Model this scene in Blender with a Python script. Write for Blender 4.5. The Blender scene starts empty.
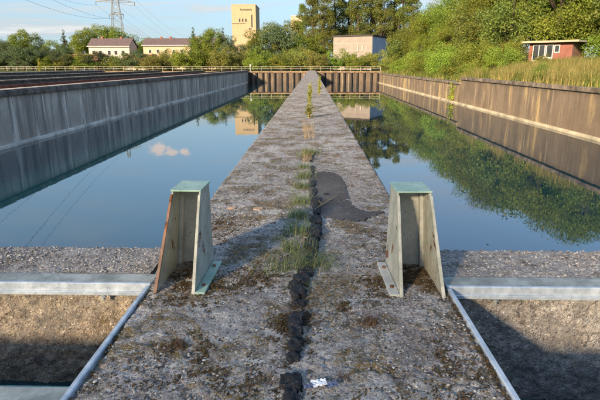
import bpy, bmesh, math, random
import numpy as np
from mathutils import Vector, Matrix
R = math.radians
random.seed(11)
sc = bpy.context.scene
C = sc.collection

# ------------------------------------------------------------------ camera, sky, sun, exposure
cam_d = bpy.data.cameras.new('camera')
cam_d.sensor_width = 36.0
cam_d.lens = 30.0
cam_d.clip_start = 0.05
cam_d.clip_end = 6000
cam = bpy.data.objects.new('camera', cam_d)
C.objects.link(cam)
cam.location = (0, 0, 1.3)
cam.rotation_euler = (R(90 - 15.1), 0, R(1.35))
sc.camera = cam

SUN_EL = R(18.0)
SX, SY = -0.52, -0.854                    # horizontal direction TO the sun (behind the camera, to the left)
n_ = math.hypot(SX, SY); SX /= n_; SY /= n_
to_sun = Vector((SX * math.cos(SUN_EL), SY * math.cos(SUN_EL), math.sin(SUN_EL)))
sun_d = bpy.data.lights.new('sun', 'SUN')
sun_d.energy = 4.2
sun_d.angle = R(5.0)
sun_d.color = (1.0, 0.78, 0.52)
sun = bpy.data.objects.new('sun', sun_d)
C.objects.link(sun)
sun.rotation_euler = (-to_sun).to_track_quat('-Z', 'Y').to_euler()

world = bpy.data.worlds.new('World')
sc.world = world
world.use_nodes = True
wn = world.node_tree.nodes; wl = world.node_tree.links
wn.clear()
w_out = wn.new('ShaderNodeOutputWorld')
w_bg = wn.new('ShaderNodeBackground'); w_bg.inputs['Strength'].default_value = 0.12
sky = wn.new('ShaderNodeTexSky')
sky.sky_type = 'NISHITA'; sky.sun_disc = False
sky.sun_elevation = SUN_EL
sky.sun_rotation = math.atan2(SX, SY)
sky.air_density = 0.9; sky.dust_density = 0.25; sky.ozone_density = 2.4
def wnode(t, **k):
    n = wn.new(t)
    for a, b in k.items(): setattr(n, a, b)
    return n
tc = wnode('ShaderNodeTexCoord')
sep = wnode('ShaderNodeSeparateXYZ'); wl.new(tc.outputs['Generated'], sep.inputs[0])
def wmath(op, a, b=None, c=None, clamp=False):
    n = wnode('ShaderNodeMath', operation=op, use_clamp=clamp)
    for i, v in enumerate((a, b, c)):
        if v is None: continue
        if isinstance(v, (int, float)): n.inputs[i].default_value = v
        else: wl.new(v, n.inputs[i])
    return n.outputs[0]
zc = wmath('ADD', wmath('MAXIMUM', sep.outputs[2], 0.0), 0.10)
comb = wnode('ShaderNodeCombineXYZ')
wl.new(wmath('DIVIDE', sep.outputs[0], zc), comb.inputs[0])
wl.new(wmath('DIVIDE', sep.outputs[1], zc), comb.inputs[1])
def wnoise(scale, detail, rough, sx, sy, rot, off=0.0):
    m = wnode('ShaderNodeMapping'); m.inputs['Scale'].default_value = (sx, sy, 1)
    m.inputs['Rotation'].default_value = (0, 0, rot); m.inputs['Location'].default_value = (off, off * .7, 0)
    wl.new(comb.outputs[0], m.inputs[0])
    t = wnode('ShaderNodeTexNoise'); t.inputs['Scale'].default_value = scale
    t.inputs['Detail'].default_value = detail; t.inputs['Roughness'].default_value = rough
    t.inputs['Distortion'].default_value = 0.35
    wl.new(m.outputs[0], t.inputs['Vector'])
    return t.outputs[0]
def wramp(v, a, b):
    m = wnode('ShaderNodeMapRange', interpolation_type='SMOOTHSTEP')
    m.inputs[1].default_value = a; m.inputs[2].default_value = b
    wl.new(v, m.inputs[0]); return m.outputs[0]
c1 = wramp(wnoise(0.75, 9, .62, 0.55, 1.5, R(8), 3.1), .44, .64)     # long cirrus streaks
c2 = wramp(wnoise(0.5, 6, .55, 1, 1, 0, 9.7), .36, .6)              # where they gather
haze_low = wmath('ADD', wmath('MULTIPLY', wramp(sep.outputs[2], .40, .0), 0.56), 0.32)    # thin veil towards the horizon
cir = wmath('ADD', wmath('MULTIPLY', wmath('MULTIPLY', c1, c2), .30), haze_low, clamp=True)
# one small evening cumulus low over the far trees (the one that mirrors in the left basin)
nrm = wnode('ShaderNodeVectorMath', operation='NORMALIZE'); wl.new(tc.outputs['Generated'], nrm.inputs[0])
def puff(dx, dy, dz, rx, rz):
    d = Vector((dx, dy, dz)).normalized()
    s = wnode('ShaderNodeVectorMath', operation='SUBTRACT'); wl.new(nrm.outputs[0], s.inputs[0]); s.inputs[1].default_value = d
    m = wnode('ShaderNodeVectorMath', operation='MULTIPLY'); wl.new(s.outputs[0], m.inputs[0]); m.inputs[1].default_value = (1 / rx, 1 / rx, 1 / rz)
    l = wnode('ShaderNodeVectorMath', operation='LENGTH'); wl.new(m.outputs[0], l.inputs[0])
    return l.outputs['Value']
pn = wnode('ShaderNodeTexNoise'); pn.inputs['Scale'].default_value = 70; pn.inputs['Detail'].default_value = 7
wl.new(nrm.outputs[0], pn.inputs['Vector'])
pd = wmath('MINIMUM', wmath('MINIMUM', puff(-.292, .94, .156, .020, .011), puff(-.268, .94, .161, .016, .006)), puff(-.240, .94, .160, .014, .007))
pmask = wramp(wmath('ADD', pd, wmath('MULTIPLY', pn.outputs[0], 2.6)), 2.45, 1.65)
mix0 = wnode('ShaderNodeMixRGB'); wl.new(wmath('MULTIPLY', c1, c2), mix0.inputs[0])
mix0.inputs[1].default_value = (1.02, 1.42, 1.75, 1); mix0.inputs[2].default_value = (2.45, 2.5, 2.45, 1)
mix1 = wnode('ShaderNodeMixRGB'); wl.new(cir, mix1.inputs[0]); wl.new(sky.outputs[0], mix1.inputs[1]); wl.new(mix0.outputs[0], mix1.inputs[2])
mix2 = wnode('ShaderNodeMixRGB'); wl.new(pmask, mix2.inputs[0]); wl.new(mix1.outputs[0], mix2.inputs[1])
mix2.inputs[2].default_value = (3.6, 3.05, 2.8, 1)
wl.new(mix2.outputs[0], w_bg.inputs['Color'])
wl.new(w_bg.outputs[0], w_out.inputs['Surface'])

sc.view_settings.view_transform = 'Standard'
sc.view_settings.look = 'None'
sc.view_settings.gamma = 1.0
sc.view_settings.use_curve_mapping = False
sc.view_settings.exposure = 1.6
sc.render.engine = 'CYCLES'
sc.cycles.max_bounces = 8
sc.cycles.transparent_max_bounces = 8

# ------------------------------------------------------------------ helpers
def link(o, parent=None):
    C.objects.link(o)
    if parent is not None: o.parent = parent
    return o
def tag(o, label=None, cat=None, group=None, kind=None):
    if label: o['label'] = label
    if cat: o['category'] = cat
    if group: o['group'] = group
    if kind: o['kind'] = kind
    return o
def thing(name, label, cat, loc=(0, 0, 0), rz=0, group=None):
    o = bpy.data.objects.new(name, None)
    o.empty_display_size = .2
    link(o); o.location = loc; o.rotation_euler = (0, 0, rz)
    return tag(o, label, cat, group)
def obj(name, me, m=None, parent=None, loc=None, rz=None):
    o = bpy.data.objects.new(name, me)
    if m is not None and len(me.materials) == 0: me.materials.append(m)
    link(o, parent)
    if loc is not None: o.location = loc
    if rz is not None: o.rotation_euler = (0, 0, rz)
    return o
def mesh_pd(name, v, f, smooth=False):
    me = bpy.data.meshes.new(name); me.from_pydata(v, [], f); me.update()
    if smooth: me.polygons.foreach_set('use_smooth', [True] * len(me.polygons))
    return me
def mesh_quads(name, V, Q, smooth=False):
    """fast mesh from numpy verts (n,3) and faces (m,k)"""
    V = np.asarray(V, dtype=np.float32); Q = np.asarray(Q, dtype=np.int32)
    me = bpy.data.meshes.new(name)
    k = Q.shape[1]
    me.vertices.add(len(V)); me.vertices.foreach_set('co', V.ravel())
    me.loops.add(Q.size); me.loops.foreach_set('vertex_index', Q.ravel())
    me.polygons.add(len(Q)); me.polygons.foreach_set('loop_start', np.arange(0, Q.size, k, dtype=np.int32))
    me.polygons.foreach_set('use_smooth', np.full(len(Q), smooth, dtype=bool))
    me.update(calc_edges=True); me.validate()
    return me
def bm_mesh(name, bm, smooth=False):
    me = bpy.data.meshes.new(name); bm.normal_update(); bm.to_mesh(me); bm.free()
    if smooth: me.polygons.foreach_set('use_smooth', [True] * len(me.polygons))
    return me
def add_box(bm, x0, x1, y0, y1, z0, z1, bevel=0.0):
    vs = [bm.verts.new(p) for p in ((x0, y0, z0), (x1, y0, z0), (x1, y1, z0), (x0, y1, z0), (x0, y0, z1), (x1, y0, z1), (x1, y1, z1), (x0, y1, z1))]
    fs = [bm.faces.new([vs[i] for i in q]) for q in ((0, 3, 2, 1), (4, 5, 6, 7), (0, 1, 5, 4), (1, 2, 6, 5), (2, 3, 7, 6), (3, 0, 4, 7))]
    if bevel:
        es = list({e for f in fs for e in f.edges})
        bmesh.ops.bevel(bm, geom=es, offset=bevel, segments=1, affect='EDGES', profile=.5)
def box(name, x0, x1, y0, y1, z0, z1, bevel=0.0):
    bm = bmesh.new(); add_box(bm, x0, x1, y0, y1, z0, z1, bevel); return bm_mesh(name, bm)
def add_tube(bm, pts, rads, seg=6, cap=True):
    rings = []
    for i, p in enumerate(pts):
        p = Vector(p)
        a = Vector(pts[max(i - 1, 0)]); b = Vector(pts[min(i + 1, len(pts) - 1)])
        t = (b - a).normalized()
        u = t.cross(Vector((0, 0, 1)) if abs(t.z) < .9 else Vector((1, 0, 0))).normalized(); w = t.cross(u)
        r = rads[i] if isinstance(rads, (list, tuple)) else rads
        rings.append([bm.verts.new(p + (u * math.cos(k * 2 * math.pi / seg) + w * math.sin(k * 2 * math.pi / seg)) * r) for k in range(seg)])
    for a, b in zip(rings, rings[1:]):
        for k in range(seg): bm.faces.new((a[k], a[(k + 1) % seg], b[(k + 1) % seg], b[k]))
    if cap:
        bm.faces.new(rings[0][::-1]); bm.faces.new(rings[-1])
def add_prism(bm, poly, axis, a0, a1):
    """extrude a 2-D polygon along an axis: axis 'x' -> poly is (y,z); 'z' -> (x,y); 'y' -> (x,z)"""
    def P(p, a): return {'x': (a, p[0], p[1]), 'y': (p[0], a, p[1]), 'z': (p[0], p[1], a)}[axis]
    A = [bm.verts.new(P(p, a0)) for p in poly]; B = [bm.verts.new(P(p, a1)) for p in poly]
    n = len(poly)
    bm.faces.new(A); bm.faces.new(B[::-1])
    for i in range(n): bm.faces.new((A[i], B[i], B[(i + 1) % n], A[(i + 1) % n]))
    bmesh.ops.recalc_face_normals(bm, faces=bm.faces)
def copy_tree(o, parent=None):
    c = o.copy(); C.objects.link(c)
    if parent is not None: c.parent = parent
    for ch in list(o.children): copy_tree(ch, c)
    return c
def vnoise(x, y, scale, seed, octaves=4, gain=.5):
    """fractal value noise on numpy arrays"""
    rs = np.random.RandomState(seed); T = rs.rand(256, 256)
    out = np.zeros_like(x, dtype=np.float64); amp = 1.0; tot = 0
    for o in range(octaves):
        fx = x * scale * 2 ** o + 17.3 * o; fy = y * scale * 2 ** o + 5.1 * o
        ix = np.floor(fx).astype(int); iy = np.floor(fy).astype(int)
        tx = fx - ix; ty = fy - iy
        tx = tx * tx * (3 - 2 * tx); ty = ty * ty * (3 - 2 * ty)
        a = T[ix % 256, iy % 256]; b = T[(ix + 1) % 256, iy % 256]; c = T[ix % 256, (iy + 1) % 256]; d = T[(ix + 1) % 256, (iy + 1) % 256]
        out += amp * ((a * (1 - tx) + b * tx) * (1 - ty) + (c * (1 - tx) + d * tx) * ty)
        tot += amp; amp *= gain
    return out / tot
ORD = ['first', 'second', 'third', 'fourth', 'fifth', 'sixth', 'seventh', 'eighth', 'ninth', 'tenth', 'eleventh', 'twelfth', 'thirteenth', 'fourteenth',
       'fifteenth', 'sixteenth', 'seventeenth', 'eighteenth', 'nineteenth', 'twentieth', 'twenty-first', 'twenty-second', 'twenty-third', 'twenty-fourth', 'twenty-fifth', 'twenty-sixth']

# ------------------------------------------------------------------ materials
class NT:
    def __init__(s, name):
        s.m = bpy.data.materials.new(name); s.m.use_nodes = True
        s.t = s.m.node_tree; s.t.nodes.clear()
        s.out = s.n('ShaderNodeOutputMaterial')
    def n(s, t, **k):
        x = s.t.nodes.new(t)
        for a, b in k.items(): setattr(x, a, b)
        return x
    def l(s, a, b): s.t.links.new(a, b)
    def put(s, sock, v):
        if isinstance(v, (int, float)): sock.default_value = v
        elif isinstance(v, tuple): sock.default_value = v if len(v) == 4 or sock.type == 'VECTOR' else (*v, 1)
        else: s.l(v, sock)
    def pos(s, scale=(1, 1, 1), space='world'):
        if space == 'world': p = s.n('ShaderNodeNewGeometry').outputs['Position']
        else: p = s.n('ShaderNodeTexCoord').outputs['Object']
        mp = s.n('ShaderNodeMapping'); mp.inputs['Scale'].default_value = scale
        s.l(p, mp.inputs[0]); return mp.outputs[0]
    def noise(s, vec, scale, detail=4, rough=.55, dist=0.0):
        x = s.n('ShaderNodeTexNoise'); s.l(vec, x.inputs['Vector'])
        x.inputs['Scale'].default_value = scale; x.inputs['Detail'].default_value = detail
        x.inputs['Roughness'].default_value = rough; x.inputs['Distortion'].default_value = dist
        return x.outputs[0]
    def vor(s, vec, scale, feature='F1', out='Distance'):
        x = s.n('ShaderNodeTexVoronoi', feature=feature); s.l(vec, x.inputs['Vector']); x.inputs['Scale'].default_value = scale
        return x.outputs[out]
    def ramp(s, v, a, b, lo=0.0, hi=1.0):
        x = s.n('ShaderNodeMapRange', interpolation_type='SMOOTHSTEP')
        s.put(x.inputs[0], v)
        for i, q in zip((1, 2, 3, 4), (a, b, lo, hi)): x.inputs[i].default_value = q
        return x.outputs[0]
    def cramp(s, v, stops):
        x = s.n('ShaderNodeValToRGB'); s.l(v, x.inputs[0]); e = x.color_ramp.elements
        while len(e) < len(stops): e.new(.5)
        for el, (p, c) in zip(e, stops): el.position = p; el.color = (*c, 1)
        return x.outputs[0]
    def mix(s, f, a, b, mode='MIX'):
        x = s.n('ShaderNodeMixRGB', blend_type=mode)
        s.put(x.inputs[0], f); s.put(x.inputs[1], a); s.put(x.inputs[2], b); return x.outputs[0]
    def math(s, op, a, b=0.0, clamp=False):
        x = s.n('ShaderNodeMath', operation=op, use_clamp=clamp); s.put(x.inputs[0], a); s.put(x.inputs[1], b); return x.outputs[0]
    def bump(s, h, strength=.5, dist=.01, nrm=None):
        x = s.n('ShaderNodeBump'); s.l(h, x.inputs['Height']); x.inputs['Strength'].default_value = strength; x.inputs['Distance'].default_value = dist
        if nrm is not None: s.l(nrm, x.inputs['Normal'])
        return x.outputs[0]
    def principled(s, col, rough=.8, metal=0.0, nrm=None, spec=.5, **kw):
        p = s.n('ShaderNodeBsdfPrincipled')
        s.put(p.inputs['Base Color'], col); s.put(p.inputs['Roughness'], rough); s.put(p.inputs['Metallic'], metal)
        p.inputs['Specular IOR Level'].default_value = spec
        if nrm is not None: s.l(nrm, p.inputs['Normal'])
        for k, v in kw.items(): s.put(p.inputs[k.replace('_', ' ')], v)
        s.l(p.outputs[0], s.out.inputs['Surface']); return p

def plain(name, col, rough=.7, metal=0.0, var=.25, scale=3.0, spec=.4, space='world'):
    t = NT(name); p = t.pos(space=space)
    f = t.ramp(t.noise(p, scale, 5, .6), .3, .7)
    c = t.mix(f, tuple(x * (1 - var) for x in col), tuple(min(1, x * (1 + var)) for x in col))
    t.principled(c, rough, metal, t.bump(t.noise(p, scale * 12, 4), .25, .01), spec)
    return t.m

def aggregate_concrete(name, mortar, stones, moss, moss_amt, lichen=.5, warm=None):
    """weathered washed-out concrete: pebbles standing proud, moss in patches, pale lichen spots"""
    t = NT(name); p = t.pos()
    wob = t.mix(.025, p, t.n('ShaderNodeTexNoise').outputs[1], 'ADD')
    v1 = t.n('ShaderNodeTexVoronoi'); t.l(p, v1.inputs['Vector']); v1.inputs['Scale'].default_value = 62; v1.inputs['Randomness'].default_value = 1
    v2 = t.n('ShaderNodeTexVoronoi'); t.l(p, v2.inputs['Vector']); v2.inputs['Scale'].default_value = 135
    big = t.noise(p, 1.7, 6, .65); mid = t.noise(p, 7, 6, .7); fine = t.noise(p, 300, 2, .6)
    sepc = t.n('ShaderNodeSeparateColor'); t.l(v1.outputs['Color'], sepc.inputs[0])
    sepd = t.n('ShaderNodeSeparateColor'); t.l(v2.outputs['Color'], sepd.inputs[0])
    stone_c = t.cramp(sepc.outputs[0], stones)
    stone_d = t.cramp(sepd.outputs[0], stones)
    has1 = t.math('MULTIPLY', t.ramp(sepc.outputs[1], .38, .44), t.ramp(v1.outputs['Distance'], .58, .40))
    has2 = t.math('MULTIPLY', t.ramp(sepd.outputs[1], .3, .36), t.ramp(v2.outputs['Distance'], .6, .42))
    base = t.mix(t.ramp(big, .35, .65), tuple(x * .62 for x in mortar), mortar)
    base = t.mix(t.ramp(fine, .3, .75, 0, .5), base, tuple(x * .4 for x in mortar))
    c = t.mix(has2, base, stone_d)
    c = t.mix(has1, c, stone_c)
    c = t.mix(t.ramp(mid, .36, .58, .5, 0), c, (.10, .09, .085))
    c = t.mix(t.ramp(t.noise(p, 21, 5, .75), .40, .56, .5, 0), c, (.08, .072, .07))
    band = t.ramp(t.noise(t.pos((.5, 1.6, 1)), .8, 6, .7), .46, .62, 0, .4)
    c = t.mix(band, c, t.mix(1.0, c, (.86, .68, .55), 'MULTIPLY'))                      # grime lodged between the stones
    c = t.mix(t.ramp(t.noise(p, .9, 5, .65, .3), .46, .60, 0, min(.34, lichen * .5)), c, (.55, .54, .53))
    # worn light film, in patches
    film = t.math('MULTIPLY', t.ramp(t.noise(p, 3.1, 7, .72, .4), .50, .60), t.ramp(t.noise(p, 45, 3, .7), .42, .6))
    c = t.mix(t.math('MULTIPLY', film, lichen), c, (.50, .52, .52))
    spots = t.math('MULTIPLY', t.ramp(t.noise(p, 26, 2, .4, .6), .685, .72), t.ramp(t.noise(p, 2.3, 3), .45, .6))
    c = t.mix(t.math('MULTIPLY', spots, lichen * 1.3, True), c, (.62, .66, .60))
    # moss / dry dirt
    mm = t.math('MULTIPLY', t.ramp(t.noise(p, 2.9, 7, .75, .5), 1 - moss_amt - .06, 1 - moss_amt + .06), t.ramp(t.noise(p, 60, 4, .7), .36, .56))
    mc = t.mix(t.ramp(t.noise(p, 14, 3), .38, .62), moss, tuple(min(1, x * q) for x, q in zip(moss, (2.3, 1.9, 1.2))))
    c = t.mix(mm, c, mc)
    ck = t.n('ShaderNodeTexVoronoi', feature='DISTANCE_TO_EDGE'); ck.inputs['Scale'].default_value = .85
    wv = t.n('ShaderNodeVectorMath', operation='ADD'); t.l(p, wv.inputs[0]); nz = t.n('ShaderNodeTexNoise'); nz.inputs['Scale'].default_value = 5; nz.inputs['Detail'].default_value = 6; t.l(p, nz.inputs['Vector'])
    sc_ = t.n('ShaderNodeVectorMath', operation='SCALE'); sc_.inputs['Scale'].default_value = .35; t.l(nz.outputs['Color'], sc_.inputs[0]); t.l(sc_.outputs[0], wv.inputs[1]); t.l(wv.outputs[0], ck.inputs['Vector'])
    crack = t.math('MULTIPLY', t.ramp(ck.outputs['Distance'], .006, .001), t.ramp(big, .45, .6))
    c = t.mix(t.math('MULTIPLY', crack, .8), c, (.03, .027, .025))
    if warm is not None: c = t.mix(.35, c, warm, 'MULTIPLY')
    h = t.math('ADD', t.math('MULTIPLY', has1, .8), t.math('MULTIPLY', has2, .45))
    h = t.math('ADD', h, t.math('MULTIPLY', mid, .9))
    h = t.math('ADD', h, t.math('MULTIPLY', t.math('MULTIPLY', mm, t.noise(p, 120, 3)), 1.6))
    h = t.math('ADD', h, t.math('MULTIPLY', fine, .35))
    t.principled(c, .88, 0, t.bump(h, .8, .011), .25)
    return t.m

def streaked_wall(name, base, pale, dark, gold=None, st=1.0):
    """cast basin wall: vertical run-off streaks, board marks, dark wet zone just above the water"""
    t = NT(name); p = t.pos((1, 1, 1)); ps = t.pos((1.0, 1.0, .07)); 
    s1 = t.noise(ps, 1.15, 6, .7); s2 = t.noise(ps, 3.6, 5, .7); g = t.noise(p, .35, 5, .6); fine = t.noise(p, 22, 6, .7)
    c = t.mix(t.ramp(g, .35, .65), tuple(x * .7 for x in base), base)
    c = t.mix(t.ramp(t.noise(t.pos((1, 1, .05)), .9, 5, .65), .46, .58, 0, .75 * st), c, dark)
    c = t.mix(t.ramp(s1, .53 + .06 * (1 - st) * 2, .62 + .06 * (1 - st) * 2, 0, .9 * st ** .3), c, pale)
    c = t.mix(t.ramp(s2, .52, .66, 0, .7 * st), c, dark)
    c = t.mix(t.ramp(fine, .35, .7, .45, 0), c, dark)
    if gold is not None: c = t.mix(t.math('MULTIPLY', t.ramp(t.noise(t.pos((1, 1, .22)), .5, 5, .65), .52, .68), .8), c, gold)
    sp = t.n('ShaderNodeSeparateXYZ'); t.l(t.n('ShaderNodeNewGeometry').outputs['Position'], sp.inputs[0])
    edge = t.math('ADD', sp.outputs[2], t.math('MULTIPLY', t.math('SUBTRACT', t.noise(t.pos((1, 1, .3)), 1.6, 5, .7), .5), 1.5))
    c = t.mix(t.ramp(edge, -.15, -.75, .65, 0), c, dark)                                # dirty run-off below the coping
    h = t.math('ADD', t.noise(p, 30, 6, .7), t.math('MULTIPLY', t.noise(t.pos((.3, .3, 6)), 1, 2), .6))
    t.principled(c, .85, 0, t.bump(h, .6, .03), .3)
    return t.m

def leaf_mat(name, dark, light, yellow=None, trans=.42):
    t = NT(name)
    geo = t.n('ShaderNodeNewGeometry'); oi = t.n('ShaderNodeObjectInfo')
    r = geo.outputs['Random Per Island']
    c = t.mix(r, dark, light)
    cl = t.noise(t.pos(), .55, 3, .6)
    c = t.mix(t.ramp(cl, .35, .68, 0, .75), c, tuple(x * q for x, q in zip(light, (1.15, 1.05, .8))))
    if yellow is not None: c = t.mix(t.math('MULTIPLY', t.ramp(t.noise(t.pos(), .22, 2), .5, .7), t.ramp(r, .35, 1)), c, yellow)
    hs = t.n('ShaderNodeHueSaturation'); t.l(c, hs.inputs['Color'])
    t.l(t.ramp(oi.outputs['Random'], 0, 1, .475, .52), hs.inputs['Hue']); t.l(t.ramp(oi.outputs['Random'], 0, 1, .78, 1.2), hs.inputs['Value'])
    d = t.n('ShaderNodeBsdfPrincipled'); t.l(hs.outputs[0], d.inputs['Base Color']); d.inputs['Roughness'].default_value = .55
    d.inputs['Specular IOR Level'].default_value = .25
    tr = t.n('ShaderNodeBsdfTranslucent'); t.l(t.mix(1.0, hs.outputs[0], (1.25, 1.2, .5), 'MULTIPLY'), tr.inputs['Color'])
    mx = t.n('ShaderNodeMixShader'); mx.inputs[0].default_value = trans
    t.l(d.outputs[0], mx.inputs[1]); t.l(tr.outputs[0], mx.inputs[2]); t.l(mx.outputs[0], t.out.inputs['Surface'])
    return t.m

def brick_mat(name, a, b, mortar):
    t = NT(name); p = t.pos(space='object')
    x = t.n('ShaderNodeTexBrick'); t.l(p, x.inputs['Vector'])
    rot = t.n('ShaderNodeMapping'); rot.inputs['Rotation'].default_value = (R(90), 0, 0); t.l(p, rot.inputs[0]); t.l(rot.outputs[0], x.inputs['Vector'])
    x.inputs['Color1'].default_value = (*a, 1); x.inputs['Color2'].default_value = (*b, 1); x.inputs['Mortar'].default_value = (*mortar, 1)
    x.inputs['Scale'].default_value = 3.6; x.inputs['Mortar Size'].default_value = .02
    c = t.mix(t.ramp(t.noise(p, 1.1, 4), .3, .7, 0, .5), x.outputs[0], tuple(q * .5 for q in a))
    t.principled(c, .85, 0, t.bump(x.outputs['Fac'], -.4, .01), .2); return t.m

M = {}
grey_stones = [(0, (.10, .10, .115)), (.2, (.22, .21, .225)), (.42, (.36, .35, .35)), (.62, (.30, .265, .24)), (.8, (.46, .45, .44)), (1, (.60, .59, .56))]
M['wall_top'] = aggregate_concrete('weathered_wall_top', (.54, .50, .455), grey_stones, (.095, .075, .036), .47, .7)
M['cross_top'] = aggregate_concrete('weathered_cross_wall', (.47, .44, .405), grey_stones, (.07, .058, .04), .42, .35)
brown_stones = [(0, (.12, .09, .065)), (.25, (.30, .23, .15)), (.5, (.44, .34, .22)), (.75, (.36, .31, .25)), (1, (.60, .52, .40))]
M['pit_brown'] = aggregate_concrete('brown_gravel_concrete', (.48, .41, .32), [(a, tuple(min(.75, x * 1.3) for x in c)) for a, c in brown_stones], (.14, .105, .06), .36, .12)
M['pit_grey'] = aggregate_concrete('grey_gravel_concrete', (.56, .51, .45), [(p, tuple(min(.7, (a + b) * .7) for a, b in zip(c, d))) for (p, c), (_, d) in zip(brown_stones, [grey_stones[i] for i in (0, 1, 2, 3, 5)])], (.08, .065, .05), .36, .2)
M['left_wall'] = streaked_wall('shaded_basin_wall', (.60, .565, .51), (.80, .77, .71), (.20, .185, .165))
M['right_wall'] = streaked_wall('warm_basin_wall', (.26, .195, .13), (.54, .46, .31), (.085, .066, .05), (.52, .38, .17), .45)
M['coping'] = plain('coping_concrete', (.15, .12, .09), .9, 0, .55, 1.3)
M['coping_dark'] = plain('mossy_coping_concrete', (.11, .10, .09), .9, 0, .5, 1.6)
M['coping_pale'] = plain('worn_coping_edge', (.36, .30, .25), .9, 0, .5, 1.6)
M['ledge'] = plain('limed_ledge', (.42, .36, .25), .85, 0, .35, .8)
M['ledge_grey'] = plain('grey_limed_ledge', (.55, .54, .49), .85, 0, .4, .8)
M['body'] = plain('basin_concrete', (.25, .24, .23), .9, 0, .4, 1.5)
M['basin_floor'] = plain('silted_basin_floor', (.04, .038, .035), .95, 0, .4, .6)
M['rusty_edge'] = plain('rusted_steel_edge', (.13, .045, .03), .8, .2, .5, 2.0)
M['far_wall'] = streaked_wall('weir_wall', (.17, .125, .085), (.32, .25, .16), (.05, .042, .038))
M['post'] = plain('tarred_timber', (.022, .018, .016), .85, 0, .5, 2.0)
M['beam'] = plain('brown_beam', (.23, .15, .09), .85, 0, .35, 1.5)
M['rail'] = plain('cream_railing_paint', (.40, .38, .27), .6, .1, .15, .4)
t = NT('black_bitumen'); p = t.pos()
c = t.mix(t.ramp(t.noise(p, 55, 5, .75), .52, .66, 0, .75), (.016, .017, .021), (.085, .080, .076))
c = t.mix(t.ramp(t.noise(p, 210, 3, .6), .62, .70), c, (.20, .19, .18))
t.principled(c, .75, 0, t.bump(t.math('ADD', t.noise(p, 38, 5, .7), t.math('MULTIPLY', t.noise(p, 160, 3), .4)), .9, .012), .25); M['bitumen'] = t.m
M['tar_sheet'] = aggregate_concrete('dusty_tar', (.085, .083, .085), [(0, (.05, .05, .055)), (.5, (.09, .088, .09)), (1, (.15, .145, .14))], (.05, .045, .04), .3, .12)
M['bark'] = plain('bark', (.075, .058, .045), .95, 0, .45, 5, .2)
M['dry'] = plain('dry_stalk', (.30, .22, .12), .9, 0, .3, 20, .2)
M['moss'] = plain('dark_moss', (.060, .048, .026), .95, 0, .55, 25, .1)
M['moss_red'] = plain('withered_moss', (.105, .062, .034), .95, 0, .5, 25, .1)
M['stone_beige'] = plain('beige_stone', (.42, .30, .21), .9, 0, .25, 40, .2)
M['paper'] = plain('litter_paper', (.70, .74, .80), .7, 0, .1, 60, .2)
M['paper_blue'] = plain('litter_print', (.10, .13, .22), .7, 0, .2, 60, .2)

# galvanised steel
t = NT('galvanised_steel'); p = t.pos()
c = t.mix(t.ramp(t.noise(p, 9, 6, .7), .35, .68), (.33, .39, .45), (.54, .60, .66))
c = t.mix(t.ramp(t.noise(t.pos((1, 1, 1)), 32, 5, .75), .60, .72, 0, .7), c, (.16, .15, .14))
t.principled(c, t.ramp(t.noise(p, 15, 4), .3, .7, .32, .6), .3, t.bump(t.noise(p, 60, 4), .2, .002), .5); M['steel'] = t.m
t = NT('dusty_steel'); p = t.pos()
c = t.mix(t.ramp(t.noise(p, 6, 7, .7), .36, .66), (.19, .215, .205), (.36, .395, .385))
c = t.mix(t.ramp(t.noise(p, 45, 4, .7), .55, .7, 0, .6), c, (.10, .095, .085))
t.principled(c, .7, .2, t.bump(t.noise(p, 80, 4), .3, .003), .4); M['steel_dusty'] = t.m
# flaking pale-green paint over rust
def green_paint(name, a, b, rust_lo):
    t = NT(name); p = t.pos(space='object')
    c = t.mix(t.ramp(t.noise(p, 7, 6, .65), .35, .65), a, b)
    c = t.mix(t.ramp(t.noise(t.pos((1, 1, .15), 'object'), 26, 4, .7), .52, .72, 0, .45), c, (.13, .14, .11))
    c = t.mix(t.ramp(t.noise(p, 75, 4, .7), .58, .66, 0, .6), c, (.10, .10, .08))
    rn = t.noise(p, 5.5, 7, .72, .3)
    rm = t.ramp(rn, rust_lo, rust_lo + .04)
    rc = t.mix(t.ramp(t.noise(p, 40, 4), .35, .65), (.06, .025, .014), (.20, .075, .03))
    c = t.mix(rm, c, rc)
    h = t.math('ADD', t.math('MULTIPLY', rm, -.7), t.math('MULTIPLY', t.noise(p, 90, 5, .7), .5))
    t.principled(c, t.ramp(rm, 0, 1, .5, .9), 0, t.bump(h, .5, .003), .4); return t.m
M['green'] = green_paint('flaking_green_paint', (.28, .29, .245), (.43, .44, .385), .60)
M['green_grey'] = green_paint('grey_green_primer', (.33, .34, .31), (.46, .465, .43), .66)
M['green_cap'] = green_paint('mint_green_paint', (.22, .35, .285), (.33, .46, .385), .66)
M['rust'] = green_paint('rusted_edge_steel', (.10, .045, .025), (.22, .10, .05), .55)

# basin water: still, dark, slightly green
def water_mat(name, deep, rip):
    t = NT(name); p = t.pos()
    h = t.math('ADD', t.noise(p, 1.3, 3, .5), t.math('MULTIPLY', t.noise(p, 6, 2, .5), .25))
    t.principled(deep, .012, 0, t.bump(h, rip, .02), .5, IOR=1.8); return t.m
M['water'] = water_mat('basin_water', (.005, .034, .050), .04)
M['pit_water'] = water_mat('pit_water', (.01, .04, .05), .05)

# ground
t = NT('rough_grass_ground'); p = t.pos()
c = t.mix(t.ramp(t.noise(p, .12, 5, .6), .38, .62), (.055, .075, .022), (.14, .125, .05))
c = t.mix(t.ramp(t.noise(p, 2.5, 6, .7), .4, .7, 0, .6), c, (.035, .05, .015))
t.principled(c, .95, 0, t.bump(t.noise(p, 4, 6, .7), .8, .15), .1); M['ground'] = t.m

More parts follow.
